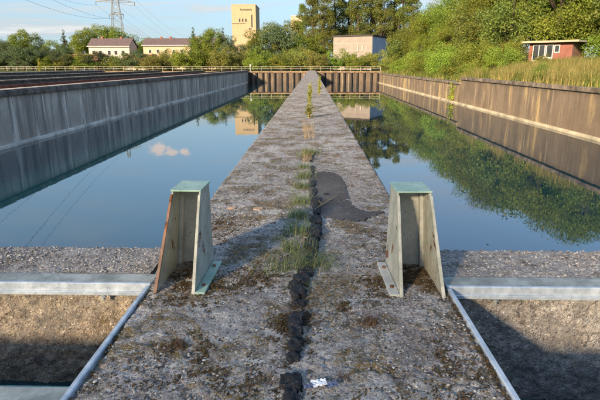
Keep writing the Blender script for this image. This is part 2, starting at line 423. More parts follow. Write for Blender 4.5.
L = {}
L['oak'] = leaf_mat('oak_leaf', (.055, .092, .017), (.21, .275, .046), (.29, .28, .055))
L['bush'] = leaf_mat('bush_leaf', (.070, .118, .020), (.24, .32, .054), (.33, .31, .065))
L['willow'] = leaf_mat('willow_leaf', (.09, .12, .034), (.27, .285, .08), (.34, .30, .10))
L['poplar'] = leaf_mat('poplar_leaf', (.060, .088, .024), (.18, .22, .055), (.27, .24, .075))
L['conifer'] = leaf_mat('conifer_needle', (.028, .048, .020), (.075, .105, .036), None, .15)
L['blue'] = leaf_mat('blue_green_leaf', (.045, .075, .046), (.12, .165, .09), None)
L['weed'] = leaf_mat('weed_leaf', (.13, .19, .03), (.34, .38, .06), (.46, .40, .08), .45)
def blade_mat(name, a, b, tip):
    t = NT(name); geo = t.n('ShaderNodeNewGeometry')
    c = t.mix(geo.outputs['Random Per Island'], a, b)
    c = t.mix(t.ramp(geo.outputs['Random Per Island'], .78, .9), c, tip)
    d = t.n('ShaderNodeBsdfPrincipled'); t.l(c, d.inputs['Base Color']); d.inputs['Roughness'].default_value = .6; d.inputs['Specular IOR Level'].default_value = .2
    tr = t.n('ShaderNodeBsdfTranslucent'); t.l(c, tr.inputs['Color'])
    mx = t.n('ShaderNodeMixShader'); mx.inputs[0].default_value = .35
    t.l(d.outputs[0], mx.inputs[1]); t.l(tr.outputs[0], mx.inputs[2]); t.l(mx.outputs[0], t.out.inputs['Surface']); return t.m
L['blade'] = blade_mat('grass_blade', (.10, .15, .05), (.27, .33, .13), (.42, .37, .21))
L['golden'] = blade_mat('golden_grass_blade', (.22, .20, .06), (.46, .35, .13), (.14, .18, .04))
L['meadow'] = blade_mat('meadow_blade', (.08, .12, .02), (.20, .22, .05), (.40, .30, .10))

# ------------------------------------------------------------------ the setting: ground, water
XL, XR = -16.2, 16.7          # faces of the outer basin walls
YN, YF = 3.48, 128.0          # near and far ends of the basins
WZ = -2.93                    # water level
def bank(x, y):
    """the rough bank that climbs behind the right-hand wall"""
    s = np.clip((x - 17.6) / 10.0, 0, 1); s = s * s * (3 - 2 * s)
    top = 1.25 + np.clip((x - 30) / 30.0, 0, 1) * 1.6
    drop = np.where(y > 58, .45, .05)
    return -drop * (1 - s) + s * top * np.clip((140 - y) / 25, 0, 1)
gv, gf = [], []
def patch(xs, ys, zf):
    b = len(gv); nx, ny = len(xs), len(ys)
    for y in ys:
        for x in xs: gv.append((x, y, float(zf(np.float64(x), np.float64(y)))))
    for j in range(ny - 1):
        for i in range(nx - 1): gf.append((b + j * nx + i, b + j * nx + i + 1, b + (j + 1) * nx + i + 1, b + (j + 1) * nx + i))
patch([-2500, -600, -200, -80, -53.2, -30, 0, 17.6, 23, 28, 40, 60, 90, 200, 600, 2500], [129.2, 135, 145, 170, 300, 900, 3500], lambda x, y: -.2 if y < 600 else 4)
patch(list(np.linspace(17.6, 30, 16)) + [33, 38, 45, 60, 90, 200, 2500], list(np.linspace(-1.6, 129.2, 50)), bank)
patch([-2500, -300, -90, -53.2], [-1.6, 30, 80, 129.2], lambda x, y: -.05)
patch([-2500, -300, -60, -20, 0, 17.6, 60, 300, 2500], [-1500, -200, -60, -20, -1.6], lambda x, y: -.05)
tag(obj('ground', mesh_pd('ground', gv, gf), M['ground']), kind='structure')

def sheet(name, x0, x1, y0, y1, z, m):
    return tag(obj(name, mesh_pd(name, [(x0, y0, z), (x1, y0, z), (x1, y1, z), (x0, y1, z)], [(0, 1, 2, 3)]), m), kind='structure')
sheet('water', XL - .3, -1.0, 3.2, YF + .6, WZ, M['water'])
sheet('water', .8, XR + .3, 3.2, YF + .6, WZ, M['water'])
sheet('water', -17, -.9, -1.6, 3.0, -.715, M['pit_water'])
sheet('water', .75, 17, -1.6, 3.0, -.80, M['pit_water'])
sheet('basin_floor', -53.3, -17.0, -1.6, 129.3, -1.3, M['basin_floor'])

# ------------------------------------------------------------------ dividing wall with its pitted top
def top_sheet(name, xl, xr, ys, nx, seed, mat, parent, amp=.009, edge=.03, skirt=.14, axis_edges=(True, True)):
    ys = np.asarray(ys); u = np.linspace(0, 1, nx)
    U, Yg = np.meshgrid(u, ys)
    XLg = xl(Yg); XRg = xr(Yg)
    wig = (vnoise(Yg * 1.0, Yg * 0 + .3, 2.2, seed + 5, 5) - .5) * .035
    wig2 = (vnoise(Yg * 1.0, Yg * 0 + 7.3, 2.2, seed + 6, 5) - .5) * .035
    X = XLg + (XRg - XLg) * U
    X = X + np.where(U < .5, wig * (1 - U * 2) ** 4, wig2 * (U * 2 - 1) ** 4)
    Z = (vnoise(X, Yg, 22, seed, 4, .62) - .5) * 2 * amp + (vnoise(X, Yg, 2.1, seed + 1, 3) - .5) * amp * 2.2
    pit = np.clip(vnoise(X, Yg, 30, seed + 2, 3) - .62, 0, 1); Z -= pit * .05
    dl = X - XLg; dr = XRg - X
    e = np.minimum(dl if axis_edges[0] else dl + 9, dr if axis_edges[1] else dr + 9)
    cr = edge * (.5 + vnoise(X, Yg, 9, seed + 3, 4))
    q = np.clip(1 - e / cr, 0, 1); Z -= q ** 2 * cr * .8
    V = np.stack([X, Yg, Z], -1)
    A = V[:, :1].copy(); B = V[:, -1:].copy(); A[..., 2] = -skirt; B[..., 2] = -skirt
    V = np.concatenate([A, V, B], 1); ny, nX = V.shape[:2]
    idx = np.arange(ny * nX).reshape(ny, nX)
    Q = np.stack([idx[:-1, :-1], idx[:-1, 1:], idx[1:, 1:], idx[1:, :-1]], -1).reshape(-1, 4)
    return obj(name, mesh_quads(name, V.reshape(-1, 3), Q, True), mat, parent)
ys = list(np.arange(-1.2, 1.2, .06)) + list(np.arange(1.2, 5.2, .0115))
while ys[-1] < 128.4: ys.append(ys[-1] + max(.012, .0065 * ys[-1]))
div = thing('dividing_wall', 'long grey pebbly concrete wall running between the two basins', 'wall')
def xl_div(y): return np.where(y < 2.74, -.975, -1.03)
def xr_div(y): return np.where(y < 2.74, .815, .823)
top_sheet('wall_top', xl_div, xr_div, ys, 175, 3, M['wall_top'], div)
obj('wall_body', box('dividing_body', -1.015, .81, 2.76, 128.3, -5, -.05), M['body'], div)
obj('wall_body', box('dividing_body_near', -.965, .805, -1.3, 2.76, -5, -.05), M['body'], div)

# cross walls that close the basins, and the gravelly faces of the inlet pits below them
for side, xa, xb, seed in (('left', -16.2, -1.03, 21), ('right', .823, 16.7, 31)):
    cw = thing('cross_wall', 'low pebbly concrete cross wall closing the %s basin behind the steel channel' % side, 'wall', group='cross walls at the near end of the basins')
    vis = (-3.0, xa + 13.2)
    if side == 'left': x0, x1 = -3.6, -1.034
    else: x0, x1 = .827, 3.4
    # top: rows run along x, so build it turned and swap
    xs = np.arange(x0, x1, .012)
    nx = 44
    U, Xg = np.meshgrid(np.linspace(0, 1, nx), xs)
    Yg = 2.88 + .60 * U
    Z = (vnoise(Xg, Yg, 20, seed, 4, .6) - .5) * .014 + (vnoise(Xg, Yg, 2.4, seed + 1, 3) - .5) * .015 - .006
    back = np.clip(1 - (3.48 - Yg) / (.02 + .03 * vnoise(Xg, Yg, 8, seed + 2, 3)), 0, 1); Z -= back ** 2 * .03
    V = np.stack([Xg, Yg, Z], -1); B = V[:, -1:].copy(); B[..., 2] = -.2; V = np.concatenate([V, B], 1)
    a, b = V.shape[:2]; idx = np.arange(a * b).reshape(a, b)
    Q = np.stack([idx[:-1, :-1], idx[1:, :-1], idx[1:, 1:], idx[:-1, 1:]], -1).reshape(-1, 4)
    obj('wall_top', mesh_quads('cross_top', V.reshape(-1, 3), Q, True), M['cross_top'], cw)
    if side == 'left': obj('wall_end', box('cross_far', xa, x0, 2.84, 3.48, -5, -.006), M['cross_top'], cw)
    else: obj('wall_end', box('cross_far', x1, xb, 2.84, 3.48, -5, -.006), M['cross_top'], cw)
    obj('wall_body', box('cross_body', x0 + .002, x1 - .002, 2.87, 3.47, -5, -.05), M['body'], cw)
    zs = np.arange(-1.1, -.004, .011)
    Xg, Zg = np.meshgrid(np.arange(x0, x1 + .05, .011), zs)
    Yf = 2.84 + (vnoise(Xg, Zg, 20, seed + 7, 4, .65) - .5) * .035 + (vnoise(Xg, Zg, 3, seed + 8, 3) - .5) * .04
    V = np.stack([Xg, Yf, Zg], -1); a, b = V.shape[:2]; idx = np.arange(a * b).reshape(a, b)
    Q = np.stack([idx[:-1, :-1], idx[:-1, 1:], idx[1:, 1:], idx[1:, :-1]], -1).reshape(-1, 4)
    obj('pit_face', mesh_quads('pit_face', V.reshape(-1, 3), Q, True), M['pit_brown' if side == 'left' else 'pit_grey'], cw)
    # near edge of the pit
    nw = thing('pit_wall', 'concrete edge of the %s inlet pit at the bottom of the picture' % side, 'wall', group='near walls of the inlet pits')
    yn = 1.62 if side == 'left' else 1.575
    if side == 'left': obj('wall_body', box('pit_near', -16.2, -1.0, -1.6, yn, -5, -.006), M['cross_top'], nw)
    else: obj('wall_body', box('pit_near', .84, 16.7, -1.6, yn, -5, -.006), M['cross_top'], nw)

# ------------------------------------------------------------------ steel frames round the pits
def steel_frame(side, s, xe, y_near):
    fr = thing('pit_frame', 'bluish galvanised steel frame around the %s inlet pit' % side, 'frame', group='steel frames of the inlet pits')
    x_out = s * 9.0; x0, x1 = sorted((xe, x_out))
    bm = bmesh.new()
    add_box(bm, x0, x1, 2.815, 2.945, -.004, .008, .003)
    obj('top_flange', bm_mesh('channel_flange', bm), M['steel_dusty'], fr)
    bm = bmesh.new()
    add_box(bm, x0, x1, 2.786, 2.812, -.062, .013, .004)
    add_box(bm, x0, x1, 2.772, 2.784, -.062, -.036, .003)
    obj('front_lip', bm_mesh('channel_lip', bm), M['steel'], fr)
    bm = bmesh.new()
    add_box(bm, x0, x1, y_near - .16, y_near, -.004, .009, .003)
    obj('near_flange', bm_mesh('near_flange', bm), M['steel_dusty'], fr)
    bm = bmesh.new()
    add_box(bm, x0, x1, y_near + .002, y_near + .012, -.07, .005, .002)
    obj('near_gap_strip', bm_mesh('near_gap_strip', bm), M['pit_teal'], fr)  # added strip; its teal stands in for shade and dark water in the gap
    bm = bmesh.new()
    xa, xb = sorted((xe - s * .004, xe + s * .024))
    add_box(bm, xa, xb, .9, 2.768, -.035, .012, .005)
    obj('side_bar', bm_mesh('side_bar', bm), M['steel'], fr)
    for k, xq in enumerate((.30, 1.15)):
        bm = bmesh.new()
        xc = xe + s * xq
        add_tube(bm, [(xc, 2.79, -.06), (xc, 2.79, -.10)], .011, 8)
        add_tube(bm, [(xc, 2.79, -.068), (xc, 2.79, -.08)], .02, 6)
        obj('bolt', bm_mesh('frame_bolt', bm), M['steel_dusty'], fr)
    return fr
M['pit_teal'] = plain('dark_gap_teal', (.05, .17, .19), .5, .2, .3, 20)
steel_frame('left', -1, -.978, 1.78)
steel_frame('right', 1, .818, 1.735)

# ------------------------------------------------------------------ the two green end-stop brackets
def bracket(label, xc, w, mirror, lean, tl, tr):
    """mirror=+1: base flange on the +x side"""
    b = thing('steel_bracket', label, 'bracket', (xc, 2.68, .0), 0, 'green end-stop brackets on the dividing wall')
    b.rotation_euler = (0, R(lean), R(-1.5 * mirror))
    hw = w / 2; tk = .015
    prof = [(0, -.02), (.02, -.02), (.53, -.02), (.53, .575), (.305, .575), (.29, .55)]
    for s in (-1, 1):
        bm = bmesh.new(); xo = s * hw; xi = s * (hw - tk)
        add_prism(bm, prof, 'x', min(xo, xi), max(xo, xi))
        bmesh.ops.bevel(bm, geom=bm.edges[:], offset=.0018, segments=1, affect='EDGES')
        pl = obj('side_plate', bm_mesh('side_plate', bm), M['green'], b)
        # thickened front edge
        bm = bmesh.new()
        a = Vector((0, -.002, .0)); c_ = Vector((0, .294, .555))
        xm = s * (hw - tk * .5)
        poly = [(a.y - .012, a.z - .02), (a.y - .001, a.z - .02), (c_.y - .003, c_.z + .006), (c_.y - .014, c_.z + .006)]
        add_prism(bm, poly, 'x', xm - .0105, xm + .0105)
        bmesh.ops.bevel(bm, geom=bm.edges[:], offset=.002, segments=1, affect='EDGES')
        obj('edge_strip', bm_mesh('edge_strip', bm), M['rust'] if (s < 0 and mirror > 0) else M['green'], pl)
    bm = bmesh.new(); add_box(bm, -hw + tk + .001, hw - tk - .001, .497, .512, -.02, .572, .002)
    obj('back_plate', bm_mesh('back_plate', bm), M['green_grey'], b)
    bm = bmesh.new()
    for s in (-1, 1):
        add_box(bm, *sorted((s * (hw - tk - .001), s * (hw - tk - .028))), .45, .495, -.02, .57, .002)
    obj('inner_rib', bm_mesh('inner_rib', bm), M['green_grey'], b)
    bm = bmesh.new(); add_box(bm, -hw - .006, hw + .006, .292, .55, .577, .590, .0025)
    obj('cap_plate', bm_mesh('cap_plate', bm), M['green_cap'], b)
    bm = bmesh.new(); x0, x1 = sorted((mirror * (hw + .002), mirror * (hw + .062)))
    add_box(bm, x0, x1, .0, .50, -.012, .012, .003)
    fl = obj('base_flange', bm_mesh('base_flange', bm), M['green_cap' if mirror > 0 else 'green_grey'], b)
    for yy in (.1, .4):
        bm = bmesh.new(); add_tube(bm, [((x0 + x1) / 2, yy, .012), ((x0 + x1) / 2, yy, .024)], .012, 6)
        obj('bolt', bm_mesh('flange_bolt', bm), M['rust'], fl)
    # the two side plates draw together towards the cap
    for ch in list(b.children_recursive):
        for v in ch.data.vertices:
            f = max(0, min(1, v.co.z / .575)); u = (v.co.x + hw) / w
            v.co.x += f * (tl * (1 - u) - tr * u); v.co.z *= .945
    return b
bracket('pale green steel bracket with a rusty left edge on the left of the wall', -.806, .245, 1, 0, .055, .008)
bracket('pale green chipped steel bracket with whitish cap on the right of the wall', .652, .262, -1, 0, .012, .040)

# ------------------------------------------------------------------ outer basin walls, panel by panel
def outer_wall(label, x, s, spans, mat, cop, ledge, side):
    """s=+1: wall body lies at larger x than its face"""
    w = thing('basin_wall', label, 'wall')
    for (y0, y1, n, zt) in spans:
        L_ = (y1 - y0) / n
        for i in range(n):
            a, b_ = y0 + i * L_ + .02, y0 + (i + 1) * L_ - .02
            j = random.uniform(-.012, .012)
            bm = bmesh.new(); add_box(bm, *sorted((x + j, x + s * .7)), a, b_, -5, zt - .30, .015)
            obj('panel', bm_mesh('wall_panel', bm), mat, w)
            bm = bmesh.new(); add_box(bm, *sorted((x - s * .16 + j, x + s * .9)), a - .01, b_ + .01, zt - .298, zt + random.uniform(-.015, .015), .03)
            obj('coping', bm_mesh('wall_coping', bm), cop, w)
    bm = bmesh.new()
    add_box(bm, *sorted((x - s * .22, x + s * .05)), spans[0][0], spans[-1][1], -4, WZ + .17, .03)
    obj('ledge', bm_mesh('wall_ledge', bm), ledge, w)
    bm = bmesh.new(); add_box(bm, *sorted((x + s * .08, x + s * .6)), spans[0][0], spans[-1][1], -5, -.95)
    obj('wall_core', bm_mesh('wall_core', bm), M['body'], w)
    return w
outer_wall('long dark blue-grey streaked basin wall along the left side in shade', XL, -1, [(-1.6, 129.2, 17, 0.0)], M['left_wall'], M['coping_dark'], M['ledge_grey'], 'left')
outer_wall('long warm brown streaked basin wall along the right side in sunlight', XR, 1, [(-1.6, 58, 8, .02), (58, 129.2, 9, -.52)], M['right_wall'], M['coping'], M['ledge'], 'right')

# thin worn lip, channel wall and further basin walls to the left
lip = thing('channel_wall', 'low channel wall with rust-red steel edge behind the left basin wall', 'wall')
obj('wall_body', box('chan', -20.2, -19.6, -1.6, YF, -1.5, .02), M['coping_dark'], lip)
obj('steel_edge', box('edge', -19.62, -19.5, -1.6, YF, -.12, .06), M['rusty_edge'], lip)
curb = thing('kerb_strip', 'pale worn concrete kerb along the top of the left basin wall', 'kerb')
obj('strip', box('strip', -16.85, -16.14, -1.6, YF, .016, .06, .01), M['coping_pale'], curb)
for k, (x, zt, nm) in enumerate(((-27.6, .0, 'nearest'), (-38.5, .0, 'middle'), (-53.0, .1, 'farthest'))):
    w = thing('settling_wall', '%s of three low dark walls beyond the rust-edged channel on the left' % nm, 'wall', group='further low walls on the left')
    obj('wall_body', box('set', x - .45, x + .45, -1.6, YF, -1.5, zt - .12), M['coping_dark'], w)
    obj('coping', box('setc', x - .6, x + .6, -1.6, YF, zt - .118, zt), M['coping' if k != 2 else 'coping_pale'], w)

# far end: weir wall with timber posts, a beam and a railing
fw = thing('end_wall', 'far end wall with dark upright posts under a brown beam', 'wall')
for x0, x1 in ((-53.0, -16.95), (-16.1, -1.05), (.85, 16.65)):
    obj('wall_panel', box('endp', x0, x1, 128.5, 129.2, -5, -.5), M['far_wall'], fw)
obj('beam', box('beam', -53.3, 17.4, 128.1, 129.2, -.48, -.16, .03), M['beam'], fw)
pm = box('post', -.19, .19, 128.02, 128.42, -4, -.5, .03)
for xa, xb in ((-15.4, -1.6), (1.5, 16.2)):
    n = 10
    for i in range(n):
        obj('post', pm, M['post'], fw, loc=(xa + (xb - xa) * i / (n - 1) + random.uniform(-.15, .15), 0, 0))
# the low footbridge walkway behind them
rl = thing('railing', 'cream tubular railing along the far end of the basins', 'railing')
bm = bmesh.new(); add_tube(bm, [(0, 0, 0), (0, 0, 1.1)], .045, 6); pm = bm_mesh('rail_post', bm)
bm = bmesh.new(); add_tube(bm, [(-92, 0, 0), (17.0, 0, 0)], .038, 6); rm = bm_mesh('rail_bar', bm)
for i in range(45):
    obj('post', pm, M['rail'], rl, loc=(-92 + i * 2.4773, 128.9, -.16))
for z in (.92, .5): obj('rail', rm, M['rail'], rl, loc=(0, 128.83, z))
gt = thing('gate_post', 'taller grey post in the far railing above the left basin corner', 'post', (-15.4, 128.6, -.16))
bm = bmesh.new(); add_tube(bm, [(0, 0, 0), (0, 0, 1.6)], .11, 8); add_box(bm, -.2, .2, -.12, .12, 1.2, 1.75)
obj('pole', bm_mesh('gate_pole', bm), M['steel_dusty'], gt)

# ------------------------------------------------------------------ foliage builders
def leaves(rs, P, size, out=None, spread=1.0):
    """one folded leaf-shaped quad for each point"""
    n = len(P)
    d = rs.normal(size=(n, 3)); d /= np.linalg.norm(d, axis=1, keepdims=True)
    if out is not None: d = d * .65 + out * 1.0; d /= np.linalg.norm(d, axis=1, keepdims=True)
    r = rs.normal(size=(n, 3)); a = np.cross(d, r); a /= np.linalg.norm(a, axis=1, keepdims=True) + 1e-9
    b = np.cross(d, a)
    s = size * rs.uniform(.55, 1.25, (n, 1))
    V = np.stack([P - a * s * .5, P + b * s * .27 + d * s * .08, P + a * s * .5 - d * s * .1, P - b * s * .27 + d * s * .08], 1).reshape(-1, 3)
    return V, np.arange(n * 4).reshape(n, 4)
def crown_points(rs, centres, radii, per):
    P, O = [], []
    for c, r in zip(centres, radii):
        n = int(per * (r ** 2))
        d = rs.normal(size=(n, 3)); d /= np.linalg.norm(d, axis=1, keepdims=True)
        rad = r * rs.uniform(.25, 1, (n, 1)) ** .45 * (1 + .25 * rs.normal(size=(n, 1)) * .5)
        q = d * rad; q[:, 2] *= .78
        P.append(c + q); O.append(d * .7 + np.array([0, 0, .45]))
    return np.concatenate(P), np.concatenate(O)
def limb_mesh(name, rs, H, trunk_r, tips, lean=.0):
    bm = bmesh.new()
    n = 7; pts = []; rad = []
    ox = oy = 0
    for i in range(n):
        f = i / (n - 1); pts.append((ox, oy, H * f * .82)); rad.append(trunk_r * (1 - .82 * f) + .02)
        ox += rs.normal() * .02 * H * .3; oy += rs.normal() * .02 * H * .3
    rad[0] *= 1.35
    add_tube(bm, pts, rad, 7)
    for tp in tips:
        k = min(n - 2, max(1, int((tp[2] / H) * n * .62)))
        a = Vector(pts[k]); b = Vector(tp); m_ = a.lerp(b, .5) + Vector((0, 0, -.06 * (b - a).length)) + Vector(rs.normal(size=3)) * .05 * (b - a).length
        add_tube(bm, [a, m_, b], [rad[k] * .55, rad[k] * .36, .02], 5)
    return bm_mesh(name, bm, True)
PROTO = {}
def proto(key, kind, H, Rr, leaf, nclump, per, mat, seed, base=.2):
    rs = np.random.RandomState(seed)
    cs, rr = [], []
    if kind == 'round':
        for i in range(nclump):
            d = rs.normal(size=3); d /= np.linalg.norm(d); f = rs.uniform(.45, 1) ** .6
            ch = H * (1 - base) / 2
            bulge = 1 + .22 * math.sin(3 * math.atan2(d[1], d[0]) + seed) + .15 * rs.normal()
            cs.append(np.array([d[0] * Rr * f * bulge * .82, d[1] * Rr * f * bulge * .82, H * base + ch + d[2] * ch * f * .88])); rr.append(rs.uniform(.12, .34) * Rr)
    elif kind == 'poplar':
        for i in range(nclump):
            f = rs.uniform(0, 1); a = rs.uniform(0, 6.283)
            prof = Rr * (math.sin(math.pi * min(1, (f * .86 + .14))) ** .6) * rs.uniform(.25, 1)
            cs.append(np.array([math.cos(a) * prof, math.sin(a) * prof, H * (base + (1 - base) * f * .97)])); rr.append(rs.uniform(.22, .40) * Rr)
    elif kind == 'conifer':
        for i in range(nclump):
            f = 1 - rs.uniform(0, 1) ** .55; a = rs.uniform(0, 6.283)
            prof = Rr * (1 - f) ** .85 * rs.uniform(.3, 1) * (1 + .2 * rs.normal() * .5) + .04
            cs.append(np.array([math.cos(a) * prof, math.sin(a) * prof, H * (base + (1 - base) * f) - prof * .25])); rr.append((.10 + .24 * (1 - f)) * Rr)
    elif kind == 'bush':
        for i in range(nclump):
            a = rs.uniform(0, 6.283); q = math.sqrt(rs.uniform(0, 1)) * Rr * .9
            top = H * (1 - .55 * (q / Rr) ** 2) * rs.uniform(.75, 1.05)
            cs.append(np.array([math.cos(a) * q, math.sin(a) * q, top * rs.uniform(.2, .92)])); rr.append(rs.uniform(.18, .34) * Rr)
    P, O = crown_points(rs, cs, rr, per)
    keep = P[:, 2] > .05; P = P[keep]; O = O[keep]
    V, Q = leaves(rs, P, leaf, O)
    crown = mesh_quads(key + '_crown', V, Q)
    crown.materials.append(mat)
    tips = [cs[i] for i in rs.choice(len(cs), min(14, len(cs)), replace=False)]
    trunk = limb_mesh(key + '_trunk', rs, H if kind != 'bush' else H * .6, .022 * H if kind != 'bush' else .05, tips)
    trunk.materials.append(M['bark'])
    PROTO[key] = (crown, trunk, H)
# near, right-hand bank (small leaves)
proto('oak_a', 'round', 14, 6.2, .24, 74, 135, L['oak'], 1, .12)
proto('oak_b', 'round', 13, 5.6, .26, 80, 140, L['bush'], 2, .06)
proto('oak_c', 'round', 11, 5.2, .34, 62, 95, L['poplar'], 3, .08)
proto('bush_a', 'bush', 4.6, 3.2, .20, 46, 240, L['bush'], 4)
proto('bush_b', 'bush', 3.4, 2.8, .19, 40, 260, L['oak'], 5)
# far end
proto('willow_a', 'bush', 7.0, 3.6, .30, 54, 170, L['willow'], 6)
proto('willow_b', 'bush', 6.0, 3.2, .28, 46, 180, L['bush'], 7)
proto('far_round', 'round', 14, 6.0, .42, 70, 75, L['oak'], 8, .1)
proto('far_blue', 'round', 11, 5.4, .40, 64, 80, L['blue'], 9, .02)
proto('poplar_a', 'poplar', 31, 4.8, .46, 90, 85, L['poplar'], 10, .12)
proto('poplar_b', 'poplar', 28, 4.4, .46, 76, 85, L['poplar'], 12, .16)
proto('conifer_a', 'conifer', 15, 2.9, .30, 190, 150, L['conifer'], 13, .03)
HYP = math.hypot
def plant(name, key, X, Y, z, h, label, cat, group, wide=1.0):
    rot = random.Random(int(X * 97 + Y * 31)).uniform(0, 6.28)
    crown, trunk, H = PROTO[key]
    s = h / H
    e = thing(name, label, cat, (X, Y, z), rot, group)
    e.scale = (s * wide, s * wide, s)
    obj('crown', crown, None, e); obj('trunk', trunk, None, e)
    return e
def px_x(X, Y): return 312 + X / (Y * .001931)
def row(name, spots, what, cat, group, where):
    """spots: (key, X, Y, z, height, wide); each gets its place counted from the left"""
    spots = sorted(spots, key=lambda q: px_x(q[1], q[2]))
    n = len(spots)
    for i, (k, X, Y, z, h, wd) in enumerate(spots):
        if n == 1: lab = '%s %s' % (what, where)
        elif i == 0: lab = '%s %s, leftmost one' % (what, where)
        elif i == n - 1: lab = '%s %s, rightmost one' % (what, where)
        else: lab = '%s %s, %s from the left' % (what, where, ORD[i])
        plant(name, k, X, Y, z, h, lab, cat, group, wd)

# right-hand bank: big trees, then shrubs in front
def bz(x, y): return float(bank(np.float64(x), np.float64(y))) - .05
def W(px, Y): return (px - 312) * Y * .001931
big = [('oak_b', 27.5, 108, 10, 1.0), ('oak_c', 30, 96, 12.5, 1.0), ('oak_a', 30.5, 84, 15.5, 1.0), ('oak_b', 34, 74, 16, 1.0), ('oak_a', 31, 92, 14, 1),
       ('oak_a', 43, 76, 18, 1.1), ('oak_c', 38, 88, 19, 1.2), ('oak_b', 50, 70, 18, 1.1), ('oak_a', 47, 86, 22, 1.1), ('oak_b', 60, 84, 20, 1.1), ('oak_c', 57, 66, 16, 1.1), ('oak_b', 24.5, 118, 7.5, 1.0),
       ('oak_c', 28.5, 76, 11, 1.0), ('oak_a', 26.5, 128, 13, 1.1), ('oak_c', 23.5, 132, 9.5, 1.2), ('oak_b', 29, 120, 15, 1.1), ('oak_a', 31.5, 112, 17, 1.1), ('oak_b', 26.0, 96, 8.5, 1.1), ('oak_c', 26.5, 86, 9, 1.1),
       ('oak_a', 36, 98, 19, 1.1), ('oak_c', 42, 66, 12, 1.1), ('oak_a', 36.5, 76, 13, 1.0), ('oak_c', 44, 79, 9, 1.2), ('oak_b', 47.5, 80, 10, 1.2), ('oak_c', 41.5, 84, 10, 1.2)]
row('broadleaf_tree', [(k, X, Y, bz(X, Y), h, w) for k, X, Y, h, w in big], 'large leafy green tree', 'tree', 'trees on the right bank', 'on the right bank')
shr = [('bush_a', 20.6, 122, 4.6, 1.1), ('bush_b', 19.2, 112, 3.4, 1.1), ('bush_a', 21.5, 104, 5.0, 1.1), ('bush_a', 20.3, 95, 4.4, 1.1), ('bush_b', 19.4, 87, 3.4, 1.1), ('bush_a', 21.5, 82, 5.2, 1.1),
       ('bush_a', 19.6, 75, 4.4, 1.0), ('bush_b', 18.9, 68, 2.8, 1.0), ('bush_a', 22.0, 70, 5.0, 1.0), ('bush_b', 19.0, 62, 2.4, .9), ('bush_a', 23.6, 65, 3.6, 1.0), ('bush_b', 24.2, 73, 4.0, 1.1),
       ('bush_a', 37.6, 61, 3.0, 1.0), ('bush_b', 38.5, 66, 4.5, 1.2), ('bush_b', 18.2, 57.5, 1.3, 1.0), ('bush_b', 27.6, 62.5, 1.5, .8), ('bush_a', 27.2, 71, 4.2, 1.0), ('bush_b', 18.0, 49, 1.0, 1.0), ('bush_b', 18.6, 42, 1.1, 1.0), ('bush_b', 20.5, 46, 1.5, 1.0), ('bush_b', 18.1, 34.5, .9, 1.0)]
row('shrub', [(k, X, Y, bz(X, Y), h, w) for k, X, Y, h, w in shr], 'dense bright green shrub', 'shrub', 'shrubs above the right basin wall', 'above the right basin wall')

# poplars behind the shed
pop = [(303, 205, 25, 'poplar_b'), (313, 196, 30, 'poplar_a'), (324, 190, 27, 'poplar_b'), (334, 200, 33, 'poplar_a'), (346, 205, 31, 'poplar_b'), (357, 196, 34, 'poplar_a'), (368, 205, 33, 'poplar_b'), (379, 196, 33, 'poplar_a'),
       (390, 202, 31, 'poplar_b'), (400, 196, 31, 'poplar_a'), (409, 192, 27, 'poplar_b')]
row('poplar_tree', [(k, W(px, Y), Y, -.2, h, 1.0) for px, Y, h, k in pop], 'tall airy poplar', 'tree', 'poplars behind the shed', 'behind the shed')
# middle trees between the tower and the poplars
mid = [(207, 175, 13, 'far_round'), (216, 182, 14, 'far_round'), (231, 170, 10, 'far_blue'), (246, 172, 8.5, 'far_round'), (257, 180, 11.5, 'far_round'), (268, 176, 15.5, 'far_round'), (279, 172, 15, 'far_blue'),
       (289, 180, 16.5, 'far_round'), (300, 172, 11, 'far_round'), (316, 176, 12, 'far_round')]
row('broadleaf_tree', [(k, W(px, Y), Y, -.2, h, .95) for px, Y, h, k in mid], 'dark green tree', 'tree', 'dark trees below the tower', 'in the belt below the cream tower')
con = [(194, 176, 14.6), (223, 178, 14.6), (64, 172, 13.6)]
for (px, Y, h), lab in zip(con, ('tall dark conifer standing in front of the long cream house', 'dark pointed conifer just left of the cream tower', 'dark pointed conifer left of the white gabled house')):
    plant('conifer_tree', 'conifer_a', W(px, Y), Y, -.2, h, lab, 'tree', 'conifers near the houses')
# pale willow bushes along the far railing
wil = []
for i, px in enumerate(list(range(150, 336, 12)) + [345, 356, 366, 376, 386]):
    Y = 138 + (i * 37 % 11)
    h = 5.0 + (i * 53 % 10) * .28
    if 180 < px < 200: h = 7.4
    if px > 320: h -= .6
    wil.append((('willow_a', 'willow_b')[(i * 7 // 3) % 2], W(px, Y), Y, -.2, h, 1.1))
row('willow_bush', wil, 'pale green bush', 'bush', 'pale bushes along the far railing', 'behind the far railing')
